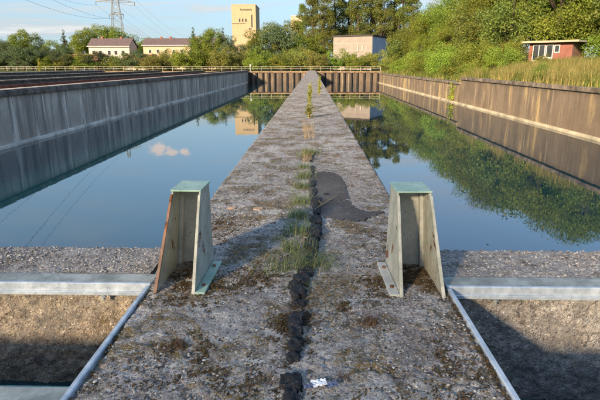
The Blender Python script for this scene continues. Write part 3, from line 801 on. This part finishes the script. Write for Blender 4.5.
# hedge in front of the houses, and trees at the left
hed = []
for i, px in enumerate(range(44, 150, 13)):
    Y = 146 + (i * 29 % 7)
    hed.append((('willow_b', 'far_blue', 'willow_a')[i % 3], W(px, Y), Y, -.2, 5.0 + (i * 17 % 5) * .22, 1.6))
row('hedge_bush', hed, 'green hedge bush', 'bush', 'hedge below the houses', 'below the houses at the left')
lef = [('far_blue', -8, 146, 6.5), ('far_blue', 6, 150, 8.5), ('far_blue', 14, 142, 7), ('far_round', 20, 168, 12.8), ('far_round', 31, 176, 12), ('far_blue', 29, 145, 7), ('far_blue', 42, 150, 7.2), ('far_round', 53, 170, 9.6), ('far_blue', 60, 165, 8), ('far_blue', 0, 172, 10)]
row('broadleaf_tree', [(k, W(px, Y), Y, -.2, h, 1.05) for k, px, Y, h in lef], 'blue-green leafy tree', 'tree', 'trees at the left edge', 'at the far left edge')
beh = [(79, 214, 15.5), (90, 222, 17), (100, 218, 18), (110, 224, 17.5), (120, 218, 17), (131, 222, 12), (137, 214, 11), (146, 222, 13), (156, 228, 13), (166, 222, 12.5), (176, 226, 13), (187, 230, 12.5), (205, 222, 13)]
row('broadleaf_tree', [('far_round', W(px, Y), Y, -.2, h, .9) for px, Y, h in beh], 'round-headed tree', 'tree', 'trees behind the houses', 'behind the two houses')
# added unseen trees behind the camera, leaves thinned to soften the foreground sun
proto('airy', 'round', 17, 6.2, .28, 95, 17, L['poplar'], 14, .2)
shade = [(-12.2, -18.0), (-4.4, -22.8), (3.4, -27.5)]
row('broadleaf_tree', [('airy', x, y, -.1, 16.0, 1.1) for i, (x, y) in enumerate(shade)], 'added unseen airy tree thinly shading the foreground', 'tree', 'added unseen trees that shade the foreground', 'from behind the viewpoint')

# tall golden grass and meadow on the right bank
def blades(rs, P, h, w, bend, seg=2, zf=None):
    n = len(P); a = rs.uniform(0, 6.283, n); H = h * rs.uniform(.5, 1.25, n); bx = np.cos(a); by = np.sin(a)
    cx, cy = -by, bx
    bd = bend * H * rs.uniform(.2, 1.2, n)
    V, Q = [], []
    lev = []
    for k in range(seg + 1):
        f = k / seg; ww = w * (1 - f * .85) * .5
        ctr = np.stack([P[:, 0] + bx * bd * f * f, P[:, 1] + by * bd * f * f, P[:, 2] + H * f * (1 - .18 * f * bend)], -1)
        off = np.stack([cx * ww, cy * ww, np.zeros(n)], -1)
        lev.append(ctr - off); lev.append(ctr + off)
    V = np.stack(lev, 1).reshape(-1, 3); m = 2 * (seg + 1); b = np.arange(n)[:, None] * m
    Q = np.concatenate([b + np.array([[2 * k, 2 * k + 1, 2 * k + 3, 2 * k + 2]]) for k in range(seg)], 0)
    return V, Q
rs = np.random.RandomState(40)
def scatter_grass(name, label, n, xr, yr, h, w, mat, seed, thr, keepfn=None):
    rs = np.random.RandomState(seed)
    X = rs.uniform(*xr, n); Y = yr[0] + (yr[1] - yr[0]) * rs.uniform(0, 1, n) ** 1.3
    k = vnoise(X, Y, .35, seed, 3) > thr
    if keepfn is not None: k &= keepfn(X, Y)
    X, Y = X[k], Y[k]; Z = bank(X, Y) - .05
    hv = h * (.45 + 1.1 * vnoise(X, Y, .55, seed + 3, 3) ** 1.2)
    V, Q = blades(rs, np.stack([X, Y, Z], -1), hv, w, .6)
    tag(obj(name, mesh_quads(name, V, Q), mat), label, 'grass', kind='stuff')
scatter_grass('tall_grass', 'tall golden dry grass on the bank above the right wall', 42000, (16.9, 25), (20, 60), 1.25, .032, L['golden'], 51, .49)
scatter_grass('meadow_grass', 'green meadow grass covering the right bank', 90000, (16.9, 40), (16, 128), .85, .05, L['meadow'], 52, .30)

# ------------------------------------------------------------------ buildings
def flat(col, name, **k): return plain(name, col, .8, 0, k.get('var', .1), k.get('scale', .6), .2, 'object')
M['cream'] = flat((.34, .265, .165), 'cream_render'); M['cream2'] = flat((.42, .32, .22), 'house_cream_render'); M['white'] = flat((.40, .37, .33), 'white_render')
M['roof'] = flat((.115, .085, .085), 'dark_roof_tile', var=.25, scale=2); M['salmon'] = flat((.38, .19, .13), 'salmon_brick', var=.2)
M['glass'] = plain('window_glass', (.03, .035, .04), .12, 0, .2, 1, .6); M['darkpaint'] = flat((.05, .045, .045), 'dark_paint')
M['corrugated'] = flat((.23, .20, .175), 'beige_sheet'); M['frame_white'] = flat((.50, .48, .44), 'white_frame'); M['slab'] = flat((.36, .34, .29), 'roof_slab')
M['fascia'] = flat((.34, .27, .19), 'tan_fascia')
M['brick'] = brick_mat('red_brick', (.24, .075, .05), (.18, .055, .04), (.25, .2, .16))
M['chim'] = flat((.22, .09, .07), 'chimney_brick')

def tower():
    t = thing('tower', 'tall cream tower block with small dark lettering near its top', 'tower', (-45.5, 350, -.2))
    w, d, h = 8.0, 24, 39.6
    obj('wall', box('tower_wall', -w, w, 0, d, 0, h), M['cream'], t)
    obj('parapet', box('tower_parapet', -w - .15, w + .15, -.15, d + .15, h + .002, h + .6), M['cream'], t)
    obj('window_strip', box('tower_strip', 4.9, 5.7, -.12, .2, 25.8, 33.6), M['darkpaint'], t)
    for x in (-3.2, -1.2, .9): obj('window', box('tower_window', x, x + .9, -.1, .2, 29.3, 31.3), M['glass'], t)
    for x in (4.0, 4.9): obj('window', box('tower_window_low', x - .6, x, -.1, .2, 24.2, 25.4), M['glass'], t)
    obj('ledge', box('tower_ledge', -w, 1.2, -.18, 0, 28.1, 28.4), M['darkpaint'], t)
    # the lettering is too far off to read: letter-sized strokes of the same size and spacing
    sg = None
    bm = bmesh.new(); x = -2.3
    for wd, hh in ((.8, 1.5), (.6, 1.05), (.6, 1.05), (.5, 1.5), (.65, 1.05), (.6, 1.05), (.75, 1.05), (.6, 1.05), (.6, 1.3), (.6, 1.05)):
        add_box(bm, x, x + wd * .3, -.1, .05, 36.3, 36.3 + hh); add_box(bm, x + wd * .62, x + wd * .9, -.1, .05, 36.3, 36.3 + 1.05)
        add_box(bm, x + wd * .3, x + wd * .62, -.09, .05, 36.3 + (.75 if wd > .6 else .05), 36.6 + (.75 if wd > .6 else .05)); x += wd + .17
    obj('lettering', bm_mesh('tower_lettering', bm), M['darkpaint'], t)
tower()

def gable_house(label, px0, px1, Y, eave, ridge, depth, wall, wins, chims, name='house'):
    x0, x1 = W(px0, Y), W(px1, Y); xc = (x0 + x1) / 2; hw = (x1 - x0) / 2
    h = thing(name, label, 'house', (xc, Y, -.2))
    bm = bmesh.new(); add_prism(bm, [(0, 0), (depth, 0), (depth, eave), (depth / 2, ridge - .25), (0, eave)], 'x', -hw, hw)
    obj('wall', bm_mesh('house_wall', bm), wall, h)
    bm = bmesh.new()
    sl = (ridge - eave) / (depth / 2)
    add_prism(bm, [(-.7, eave - .7 * sl + .12), (depth / 2, ridge), (depth + .7, eave - .7 * sl + .12), (depth + .7, eave - .7 * sl + .4), (depth / 2, ridge + .3), (-.7, eave - .7 * sl + .4)], 'x', -hw - .4, hw + .4)
    rf = obj('roof', bm_mesh('house_roof', bm), M['roof'], h)
    for cx in chims:
        bm = bmesh.new(); add_box(bm, cx - .4, cx + .4, depth / 2 - .4, depth / 2 + .3, ridge - .3, ridge + .9)
        obj('chimney', bm_mesh('chimney', bm), M['chim'], rf)
    for (wx, wz, ww, wh) in wins:
        f = obj('window', box('win_frame', wx - ww / 2 - .1, wx + ww / 2 + .1, -.06, .1, wz - .1, wz + wh + .1), M['frame_white'], h)
        obj('pane', box('win_pane', wx - ww / 2, wx + ww / 2, -.09, -.055, wz, wz + wh), M['glass'], f)
    obj('gutter', box('gutter', -hw - .4, hw + .4, -.85, -.72, eave - .7 * sl + .2, eave - .7 * sl + .42), M['frame_white'], h)
    return h
gable_house('white gabled house with dark roof below the pylon', 88, 129, 200, 8.6, 11.4, 9, M['white'], [(x, 5.4, 1.1, 1.5) for x in (-6, -3.4, 0, 2.6, 5.4)] + [(x, 2.2, 1.1, 1.5) for x in (-6, -3.4, 2.6, 5.4)], (-4, 3.5))
gable_house('long cream house with dark roof and small windows left of tower', 143, 216, 200, 8.9, 11.4, 9, M['cream2'], [(x, 6.0, .9, 1.3) for x in (-11.5, -8.4, -5.3, -2.2, 1, 4.2, 7.4, 10.6)] + [(x, 2.6, .9, 1.3) for x in (-11.5, -8.4, -5.3, -2.2, 1, 4.2, 7.4, 10.6)], (-8, -4.4, 6))
for lab, a, b_ in (('low salmon-red garage row left of the white gabled house', 60, 97), ('low salmon-red garage row right of the white gabled house', 122, 151)):
    Y = 172; x0, x1 = W(a, Y), W(b_, Y)
    g = thing('garage_row', lab, 'garage', ((x0 + x1) / 2, Y, -.2), 0, 'garages below the houses'); hw = (x1 - x0) / 2
    obj('wall', box('garage_wall', -hw, hw, 0, 5, 0, 4.7), M['salmon'], g)
    obj('roof', box('garage_roof', -hw - .3, hw + .3, -.3, 5.3, 4.7, 5.1), M['salmon'], g)
    n = int(hw * 2 / 2.7)
    for i in range(n): obj('door', box('garage_door', -hw + .4 + i * 2.7, -hw + 2.6 + i * 2.7, -.06, .1, 0, 2.2), M['frame_white'], g)
bt = thing('block_building', 'pale pinkish building half hidden behind trees right of the tower', 'building', (W(297, 300), 300, -.2))
obj('wall', box('block_wall', -3.6, 3.6, 0, 12, 0, 28), M['cream2'], bt); obj('parapet', box('block_parapet', -3.8, 3.8, -.2, 12.2, 28.002, 28.6), M['slab'], bt)
for i in range(4): obj('window', box('block_window', -2.2, 2.2, -.08, .1, 24.3 - i * 3, 25.6 - i * 3), M['glass'], bt)

def shed():
    s = thing('shed', 'flat-roofed beige shed with a blue-grey shaded side below the poplars', 'shed', (W(371, 170), 170, -.2), R(-25))
    L1, L2, h = 13.6, 15, 10.6
    obj('wall', box('shed_wall', -L1, 0, 0, L2, 0, h), M['corrugated'], s)
    obj('roof', box('shed_roof', -L1 - .35, .35, -.35, L2 + .35, h + .002, h + .45), M['darkpaint'], s)
    for i in range(1, 4): obj('panel_joint', box('shed_joint', -L1, .0, -.03, .02, h - i * 2.2, h - i * 2.2 + .09), M['slab'], s)
    for x in (-5.0, -3.4): obj('vent_pipe', box('shed_pipe', x, x + .4, -.35, -.03, h - 4.6, h - 2.9), M['slab'], s)
    obj('sheet', box('shed_shade_skin', .0, .06, .2, L2 - .2, .2, h - .2), M['shade_blue'], s)  # thin skin with the blue of the shaded side put into its colour
M['shade_blue'] = flat((.30, .34, .42), 'side_shade_blue')
shed()

def kiosk():
    Y = 66; X = W(567, Y); zb = bz(X, Y)
    k = thing('pump_house', 'small red brick hut with flat overhanging roof and white windows on the bank', 'hut', (X, Y, zb), R(-46))
    L1, L2, h = 5.4, 4.2, 2.75
    obj('wall', box('hut_wall', -L1, 0, 0, L2, -.8, h), M['brick'], k)
    rf = obj('roof', box('hut_roof', -L1 - .9, .9, -.9, L2 + .6, h + .002, h + .22), M['slab'], k)
    obj('fascia', box('hut_fascia', -L1 - .93, .93, -.93, -.903, h + .0, h + .24), M['fascia'], rf)
    for x0, x1, z0, z1, nm in ((-4.9, -3.3, .5, 2.55, 'window'), (-3.2, -2.3, -.3, 2.55, 'door'), (-2.2, -1.5, 1.5, 2.5, 'window')):
        f = obj(nm, box('hut_frame', x0, x1, -.06, .1, z0, z1), M['frame_white'], k)
        if nm == 'door': panes = [(x0 + .1, x1 - .1, 1.0, z1 - .1)]
        elif x1 - x0 > 1: panes = [(x0 + .1, (x0 + x1) / 2 - .05, z0 + .1, z1 - .1), ((x0 + x1) / 2 + .05, x1 - .1, z0 + .1, z1 - .1)]
        else: panes = [(x0 + .1, x1 - .1, z0 + .1, z1 - .1)]
        for a, b_, c_, d_ in panes: obj('pane', box('hut_pane', a, b_, -.08, -.05, c_, d_), M['glass'], f)
    obj('sill', box('hut_sill', -5.0, -3.25, -.14, -.062, .38, .49), M['slab'], k)
kiosk()

# ------------------------------------------------------------------ pylon and wires
def pylon_meshes(h):
    bm = bmesh.new()
    def hwid(z): return 5.6 * (1 - z / h) ** 1.1 + .8
    lv = [0, 8, 15, 21, 26.5, 31.5, 36, 40, 44, 48, 52, 56, 60, h]
    for sx in (-1, 1):
        for sy in (-1, 1): add_tube(bm, [(sx * hwid(z), sy * hwid(z), z) for z in lv], .2, 4)
    for a, b in zip(lv, lv[1:]):
        for s in (-1, 1):
            for (p, q) in (((-1, s), (1, s)), ((s, -1), (s, 1))):
                add_tube(bm, [(p[0] * hwid(a), p[1] * hwid(a), a), (q[0] * hwid(b), q[1] * hwid(b), b)], .10, 4)
                add_tube(bm, [(q[0] * hwid(a), q[1] * hwid(a), a), (p[0] * hwid(b), p[1] * hwid(b), b)], .10, 4)
    mast = bm_mesh('pylon_mast', bm)
    arms = []
    for z, w in ((38.5, 5.2), (47.5, 14), (57, 10)):
        bm = bmesh.new()
        for s in (-1, 1):
            for sy in (-1, 1):
                add_tube(bm, [(0, sy * .7, z), (s * w, 0, z + .2)], .2, 4)
                add_tube(bm, [(0, sy * .7, z + 1.9), (s * w, 0, z + .3)], .2, 4)
            for k in range(1, 5):
                x = s * w * k / 5; add_tube(bm, [(x, 0, z + .1), (x, 0, z + 1.9 * (1 - k / 5) + .3)], .08, 4)
                add_tube(bm, [(x, 0, z + .1), (s * w * (k - 1) / 5, 0, z + 1.9 * (1 - (k - 1) / 5) + .2)], .07, 4)
        arms.append((z, w, bm_mesh('pylon_arm', bm)))
    return mast, arms
M['lattice'] = plain('pylon_steel', (.30, .30, .28), .6, .3, .2, .5)
M['wire'] = plain('aluminium_wire', (.10, .10, .11), .6, .3, .1, .5)
mast, arms = pylon_meshes(66)
bm = bmesh.new()
add_tube(bm, [(0, 0, 0), (0, 0, -2.6)], .16, 5)
for i in range(6): add_tube(bm, [(0, 0, -.4 - i * .35), (0, 0, -.5 - i * .35)], .28, 6)
ins = bm_mesh('insulator', bm)
P1, P2, P0 = Vector((-149, 400, -.2)), Vector((-196, 1000, 4)), Vector((-68, 30, -.2))
for nm, P, lab, rz in (('power_pylon', P1, 'steel lattice power pylon above the trees on the left', 10), ('power_pylon', P2, 'distant steel pylon mostly hidden behind the trees left of the tower', 6)):
    py = thing(nm, lab, 'pylon', P, R(rz), 'power pylons')
    obj('mast', mast, M['lattice'], py)
    for z, w, a in arms:
        ar = obj('crossarm', a, M['lattice'], py)
        for s in (-1, 1): obj('insulator', ins, M['wire'], ar, loc=(s * w, 0, z + .2))
wi = 0
for z, w in ((38.5, 5.2), (47.5, 14), (57, 10)):
    for s in (-1, 1):
        a = P1 + Vector((s * w * .98, s * w * .17, z - 2.4)); pts = []
        far = P2 + Vector((s * w, s * w * .1, z - 2.4)); near = P0 + Vector((s * w * .98, s * w * .2, z - 2.4))
        for A_, B_, sg in ((near, a, 10), (a, far, 22)):
            for k in range(25 if not pts else 24):
                f = (k if not pts or len(pts) < 25 and A_ is near else k + 1) / 24
                q = A_.lerp(B_, f); q.z -= sg * 4 * f * (1 - f); pts.append(q)
        bm = bmesh.new(); add_tube(bm, pts, .05, 4)
        wi += 1
        hl = {38.5: 'lowest', 47.5: 'middle', 57: 'top'}[z]
        tag(obj('power_line', bm_mesh('power_line', bm), M['wire']), 'thin power line hung from the %s end of the %s pylon crossarm' % ('left' if s < 0 else 'right', hl), 'wire', 'power lines')

# ------------------------------------------------------------------ bitumen joint, tar patch and litter on the dividing wall
def lumpy(name, xc, yc, wx, wy, hz, seed, mat, parent=None, z=0.0):
    rs = np.random.RandomState(seed)
    bm = bmesh.new(); bmesh.ops.create_icosphere(bm, subdivisions=3, radius=1)
    for v in bm.verts:
        x, y, zz = v.co
        sq = 1 / max(abs(x), abs(y), .5) ** .45
        n = 1 + .22 * math.sin(5.1 * x + 3.3 * y + seed) * math.cos(4.7 * y - 2.1 * x + seed * 1.7) + .10 * math.sin(8 * x + 9 * y + seed * 3) + .06 * math.sin(17 * x - 14 * y + seed) + rs.normal() * .025
        zt = max(zz, -.35)
        v.co = (x * sq * n * wx / 2, y * sq * n * wy / 2, (math.copysign(abs(zt) ** .45, zt) * (1 + .25 * math.sin(5 * x + 4 * y + seed) + .12 * math.sin(12 * y + 7 * x + seed)) + rs.normal() * .03) * hz)
    return obj(name, bm_mesh(name, bm, True), mat, parent, loc=(xc, yc, z))
bj = thing('bitumen_joint', 'broken black bitumen joint filler along the middle of the wall', 'joint filler')
for i, (x, y, wx, wy, hz) in enumerate([(-.058, 2.86, .115, .17, .035), (-.035, 2.98, .10, .13, .03), (-.075, 2.70, .085, .16, .03), (-.10, 2.80, .06, .10, .022), (-.055, 2.55, .06, .07, .018), (-.083, 2.56, .045, .06, .015),
                                        (-.080, 2.36, .082, .16, .024), (-.074, 2.24, .085, .15, .022), (-.075, 2.12, .070, .11, .02), (-.079, 2.02, .055, .07, .016), (-.082, 1.83, .075, .12, .022), (-.078, 1.71, .07, .16, .02), (-.085, 1.52, .07, .2, .02),
                                        (-.005, 3.22, .085, .22, .03), (.005, 3.50, .13, .32, .034), (.028, 3.82, .12, .32, .03), (.045, 4.12, .09, .25, .025), (.055, 4.42, .055, .26, .018), (.055, 4.75, .075, .30, .018), (.03, 5.1, .05, .3, .015),
                                        (.02, 5.5, .045, .35, .013), (.01, 6.3, .05, .5, .014), (.0, 7.1, .05, .5, .014), (.15, 5.02, .05, .08, .012)]):
    lumpy('lump', x, y, wx * (.85 + .4 * ((i * 37) % 7) / 7), wy * .98, hz * .75 + .010, 60 + i, M['bitumen'], bj)
# tar spill
outl = [(-.024, 5.95), (.05, 6.12), (.17, 6.15), (.29, 6.08), (.36, 5.85), (.375, 5.3), (.375, 4.9), (.39, 4.62), (.43, 4.46), (.50, 4.40), (.58, 4.38), (.66, 4.40), (.665, 4.36), (.58, 4.29), (.53, 4.24), (.48, 4.19), (.43, 4.12), (.33, 4.13), (.22, 4.17), (.12, 4.22), (.05, 4.33), (.0, 4.55), (-.015, 4.9), (-.03, 5.4)]
bm = bmesh.new()
pts = []
for i, p in enumerate(outl):
    q = outl[(i + 1) % len(outl)]
    for k in range(5):
        f = k / 5; pts.append((p[0] + (q[0] - p[0]) * f + random.uniform(-.012, .012), p[1] + (q[1] - p[1]) * f + random.uniform(-.04, .04)))
lo = [bm.verts.new((x, y, -.01)) for x, y in pts]; hi = [bm.verts.new((x, y, .008)) for x, y in pts]
bm.faces.new(hi)
for i in range(len(pts)): bm.faces.new((lo[i], lo[(i + 1) % len(pts)], hi[(i + 1) % len(pts)], hi[i]))
bmesh.ops.triangulate(bm, faces=[f for f in bm.faces if len(f.verts) > 4])
bmesh.ops.recalc_face_normals(bm, faces=bm.faces)
tag(obj('tar_patch', bm_mesh('tar_patch', bm), M['tar_sheet']), 'dark grey tar patch spread beside the joint, with a tail to the right', 'tar patch')
bm = bmesh.new(); add_tube(bm, [(.03, 4.40, .022), (.10, 4.55, .03), (.18, 4.74, .026), (.255, 4.90, .03)], [.006, .006, .005, .003], 5)
add_tube(bm, [(.10, 4.55, .03), (.07, 4.66, .04)], [.004, .002], 4)
tag(obj('dry_twig', bm_mesh('dry_twig', bm), M['dry']), 'thin dry twig lying across the tar patch', 'twig')
for i, (x, y, w, h, lab) in enumerate(((-.753, 4.52, .085, .006, 'flat beige stone on the wall nearer to the left edge'), (-.496, 4.49, .10, .006, 'flat beige stone on the wall nearer to the grass joint'))):
    tag(lumpy('stone', x, y, w, w * 1.1, h, 90 + i, M['stone_beige']), lab, 'stone', 'beige stones on the wall')
lt = thing('paper_scrap', 'crumpled white scrap of paper beside the joint at the bottom', 'litter', (.038, 1.815, .012), R(14))
def scrap(name, w, d, mat, dx, dy, seed):
    rs = np.random.RandomState(seed); bm = bmesh.new(); n = 7
    g = [[bm.verts.new((dx + (i / n - .5) * w + rs.normal() * .002, dy + (j / n - .5) * d + rs.normal() * .002, .006 + rs.rand() * .009)) for i in range(n + 1)] for j in range(n + 1)]
    for j in range(n):
        for i in range(n): bm.faces.new((g[j][i], g[j][i + 1], g[j + 1][i + 1], g[j + 1][i]))
    o = obj(name, bm_mesh(name, bm), mat, lt)
    sm = o.modifiers.new('s', 'SOLIDIFY'); sm.thickness = .0012
scrap('white_piece', .062, .042, M['paper'], 0, 0, 1); scrap('printed_piece', .05, .035, M['paper_blue'], .045, -.02, 2); scrap('printed_piece', .04, .03, M['paper_blue'], -.05, -.01, 3)

# loose pebbles and moss crumbs
rs = np.random.RandomState(77)
ico = bmesh.new(); bmesh.ops.create_icosphere(ico, subdivisions=1, radius=1)
iv = np.array([v.co[:] for v in ico.verts]); if_ = np.array([[v.index for v in f.verts] for f in ico.faces]); ico.free()
def crumbs(name, label, P, size, mat, flat=.6, cat='pebbles'):
    n = len(P); s = size * rs.uniform(.4, 1.6, (n, 1, 1)) * rs.uniform(.7, 1.3, (n, 1, 3)); s[..., 2] *= flat
    V = iv[None] * (1 + .25 * rs.normal(size=(n, 12, 1)) * .6) * s + P[:, None, :]
    Q = (if_[None] + (np.arange(n) * 12)[:, None, None]).reshape(-1, 3)
    tag(obj(name, mesh_quads(name, V.reshape(-1, 3), Q, False), mat), label, cat, kind='stuff')
t = NT('mixed_pebbles'); geo = t.n('ShaderNodeNewGeometry'); t.principled(t.cramp(geo.outputs['Random Per Island'], [(a, tuple(min(1, x * .72) for x in c)) for a, c in grey_stones]), .85, 0, None, .3); M['pebble'] = t.m
n = 9000; Y = 1.25 + 5.5 * rs.rand(n) ** 1.6; X = rs.uniform(-.96, .80, n); k = (abs(X + .07) > .07) | (Y > 3.2); X, Y = X[k], Y[k]; n = len(X)
crumbs('pebbles', 'small mixed pebbles standing proud of the wall top', np.stack([X, Y, rs.uniform(-.005, .002, n)], -1), .0055, M['pebble'], .45)
n = 2600; X = np.concatenate([rs.uniform(-2.6, -1.06, n), rs.uniform(.85, 2.4, n)]); Y = rs.uniform(2.99, 3.46, 2 * n)
crumbs('pebbles', 'small pebbles on the tops of the two cross walls', np.stack([X, Y, rs.uniform(-.012, -.002, 2 * n)], -1), .0065, M['pebble'])
# moss tufts: spiky crumbs gathered round the bracket feet, the joint and in drifts
cl = [(-.80, 2.95, .11, .17, 900), (.65, 2.95, .12, .17, 900), (-.62, 2.75, .10, .10, 300), (-.75, 2.55, .2, .1, 500), (-.13, 2.35, .05, .5, 700), (-.02, 2.2, .05, .4, 450), (.42, 2.85, .12, .2, 500), (.2, 2.55, .1, .05, 200),
      (-.60, 2.14, .12, .10, 500), (-.30, 2.9, .18, .2, 700), (-.8, 3.9, .18, .5, 900), (.55, 3.6, .2, .3, 500), (-.5, 1.9, .25, .15, 450), (.62, 1.95, .12, .25, 450), (-.25, 3.6, .15, .6, 500), (.3, 1.7, .3, .1, 350), (-.2, 1.75, .06, .2, 250), (-.96, 2.2, .012, .5, 200), (.80, 2.2, .012, .5, 250)]
P = np.concatenate([np.stack([rs.normal(x, sx * .7, k * 5), rs.normal(y, sy * .7, k * 5), rs.uniform(-.004, .003, k * 5)], -1) for x, y, sx, sy, k in cl])
P = P[(P[:, 0] > -.97) & (P[:, 0] < .81) & (vnoise(P[:, 0], P[:, 1], 16, 5, 4, .65) + rs.normal(0, .05, len(P)) > .52)]
k = rs.rand(len(P)) < .68
crumbs('moss', 'dark dry moss crumbs in drifts on the wall top', P[k], .0036, M['moss'], .7, 'moss')
crumbs('moss', 'rusty brown withered moss crumbs on the wall top', P[~k], .0034, M['moss_red'], .7, 'moss')
def tuft_mesh(name, seed, n, spread, h, w, bend):
    rs = np.random.RandomState(seed)
    P = np.stack([rs.normal(0, spread, n), rs.normal(0, spread, n), np.full(n, -.006)], -1)
    V, Q = blades(rs, P, h, w, bend, 4); return mesh_quads(name, V, Q)
# leaves and scum flecks drifting on the basin water, gathered along the edges
n = 420; X = np.concatenate([rs.normal(0, 1.0, n // 2) ** 2 * -.8 + 16.3, -1.1 - np.abs(rs.normal(0, 1.2, n // 4)), rs.uniform(2, 15, n // 4)]); Y = 4 + 60 * rs.rand(len(X)) ** 1.7
k = ((X > .95) & (X < 16.4)) | ((X < -1.1) & (X > -16)); X, Y = X[k], Y[k]; n = len(X)
a = rs.uniform(0, 6.28, n); sz = rs.uniform(.02, .055, n)[:, None]
u = np.stack([np.cos(a), np.sin(a), np.zeros(n)], -1) * sz; w_ = np.stack([-np.sin(a), np.cos(a), np.zeros(n)], -1) * sz * .5
ctr = np.stack([X, Y, np.full(n, WZ + .004)], -1); up = np.array([0, 0, .004])
V = np.stack([ctr - u, ctr - w_ + up, ctr + u, ctr + w_ + up], 1).reshape(-1, 3)
tag(obj('floating_leaves', mesh_quads('floating_leaves', V, np.arange(n * 4).reshape(n, 4)), L['golden']), 'small fallen leaves floating on the basin water', 'leaves', kind='stuff')
# withered clumps
wm = tuft_mesh('withered', 9, 160, .028, .03, .004, 1.2)
for x, y, s, lab in ((.316, 2.373, 1.0, 'small dead brown clump on the right half of the wall'), (.142, 1.877, .8, 'small dead brown clump near the paper scrap'), (-.64, 2.12, .8, 'small dead brown clump on the left half of the wall')):
    o = obj('dead_clump', wm, M['moss_red'], None, loc=(x, y, .0)); o.scale = (s, s, s); tag(o, lab, 'dead plant', 'dead brown clumps on the wall')
# grass tufts along the joint
tm = [tuft_mesh('tuft%d' % i, 100 + i, 150, .05, .115, .0045, 1.3) for i in range(3)] + [tuft_mesh('flat_tuft', 104, 170, .085, .11, .0042, 1.7)]
tl = [(-.085, 5.82, 1.15, 0, 'upright green grass tuft beside the top of the tar patch'), (-.10, 5.35, .9, 1, 'green grass tuft beside the upper half of the tar patch'), (-.10, 4.70, 1.1, 2, 'green grass tuft left of the twig'), (-.115, 4.25, 1.0, 0, 'green grass tuft beside the lower end of the tar patch'),
      (-.12, 3.80, 1.15, 1, 'thick green grass tuft in the joint above the spreading tuft'), (-.13, 3.42, 1.1, 2, 'thick green grass tuft between the two brackets, left of the bitumen'), (-.175, 3.08, 1.0, 3, 'flat spreading grass tuft left of the black bitumen'),
      (.055, 3.10, .85, 3, 'flat spreading grass tuft right of the black bitumen'), (-.04, 3.20, .8, 3, 'flat grass tuft sitting on the black bitumen lump'), (-.09, 7.40, 1.3, 0, 'round green grass tuft alone further along the joint'), (-.02, 7.55, 1.0, 1, 'smaller grass tuft touching the round lone tuft'), (-.11, 6.45, .85, 2, 'small grass tuft between the lone tuft and the tar patch'),
      (-.07, 2.78, .45, 3, 'tiny green sprig on the lowest bitumen lump')]
for x, y, s, k, lab in tl:
    o = obj('grass_tuft', tm[k], L['blade'], None, loc=(x, y, 0), rz=random.uniform(0, 6)); o.scale = (s, s, s); tag(o, lab, 'grass tuft', 'grass tufts growing in the joint')
# dry stalks
dm = tuft_mesh('dry_stalks', 131, 46, .04, .20, .004, .6)
for x, y, s, lab in ((-.06, 6.9, .9, 'sparse dry stalks between two grass tufts on the wall'), (-.05, 9.2, 1.4, 'thin dry stalks behind the lone round tuft'), (-.08, 10.2, 1.5, 'thin dry stalks just in front of the yellow weed')):
    o = obj('dry_stalks', dm, M['dry'], None, loc=(x, y, 0)); o.scale = (s, s, s); tag(o, lab, 'dry grass', 'dry stalks growing in the joint')
# leafy yellow-green weeds
def weed_meshes(seed, H, n, leaf):
    rs = np.random.RandomState(seed); bm = bmesh.new(); P = []
    for i in range(n):
        a = rs.uniform(0, 6.28); l = rs.uniform(.02, .16) * H; h = H * rs.uniform(.55, 1)
        pts = [(0.02 * math.cos(a), .02 * math.sin(a), -.01), (math.cos(a) * l * .4, math.sin(a) * l * .4, h * .5), (math.cos(a) * l, math.sin(a) * l, h)]
        add_tube(bm, pts, [.008, .006, .003], 4)
        for k in range(int(26)):
            f = rs.uniform(.12, 1); q = np.array(pts[1]) * (1 - abs(2 * f - 1)) + (np.array(pts[2]) if f > .5 else np.array(pts[0])) * abs(2 * f - 1)
            P.append(q + rs.normal(size=3) * .035 * (1.2 - f * .6) * H * 1.2)
    V, Q = leaves(rs, np.array(P), leaf); me = mesh_quads('weed_foliage', V, Q); me.materials.append(L['weed'])
    st = bm_mesh('weed_stem', bm); st.materials.append(M['dry']); return me, st
wa = weed_meshes(1, 1.0, 7, .09)
for x, y, s, wdt, lab in ((-.07, 12.9, .42, 2.3, 'bushy yellow-green weed in the wall joint'), (-.08, 16.0, .85, .8, 'tall slender yellow-green weed behind the bushy weed'), (.32, 23, .95, .9, 'tall thin weed at the right edge of the far wall'), (-.05, 21.5, .6, .9, 'small yellow weed farther along the dividing wall')):
    e = thing('weed', lab, 'weed', (x, y, 0), x * 9, 'weeds growing on the dividing wall'); e.scale = (s * wdt, s * wdt, s)
    obj('foliage', wa[0], None, e); obj('stem', wa[1], None, e)
wb = weed_meshes(2, 1.0, 9, .10)
for X, Y, z, s, wdt, lab in ((-55, 103, -.05, 2.9, 1.0, 'young yellow-green sapling standing among the low walls at left'), (XR - .25, 60.5, WZ + .17, 2.5, 1.5, 'bright yellow-green plant hanging at the step of the right wall'), (-19.0, 100, 0, .1, .1, None)):
    if lab is None: continue
    e = thing('sapling', lab, 'sapling', (X, Y, z), 1.0); e.scale = (s * wdt, s * wdt, s)
    obj('foliage', wb[0], None, e); obj('stem', wb[1], None, e)
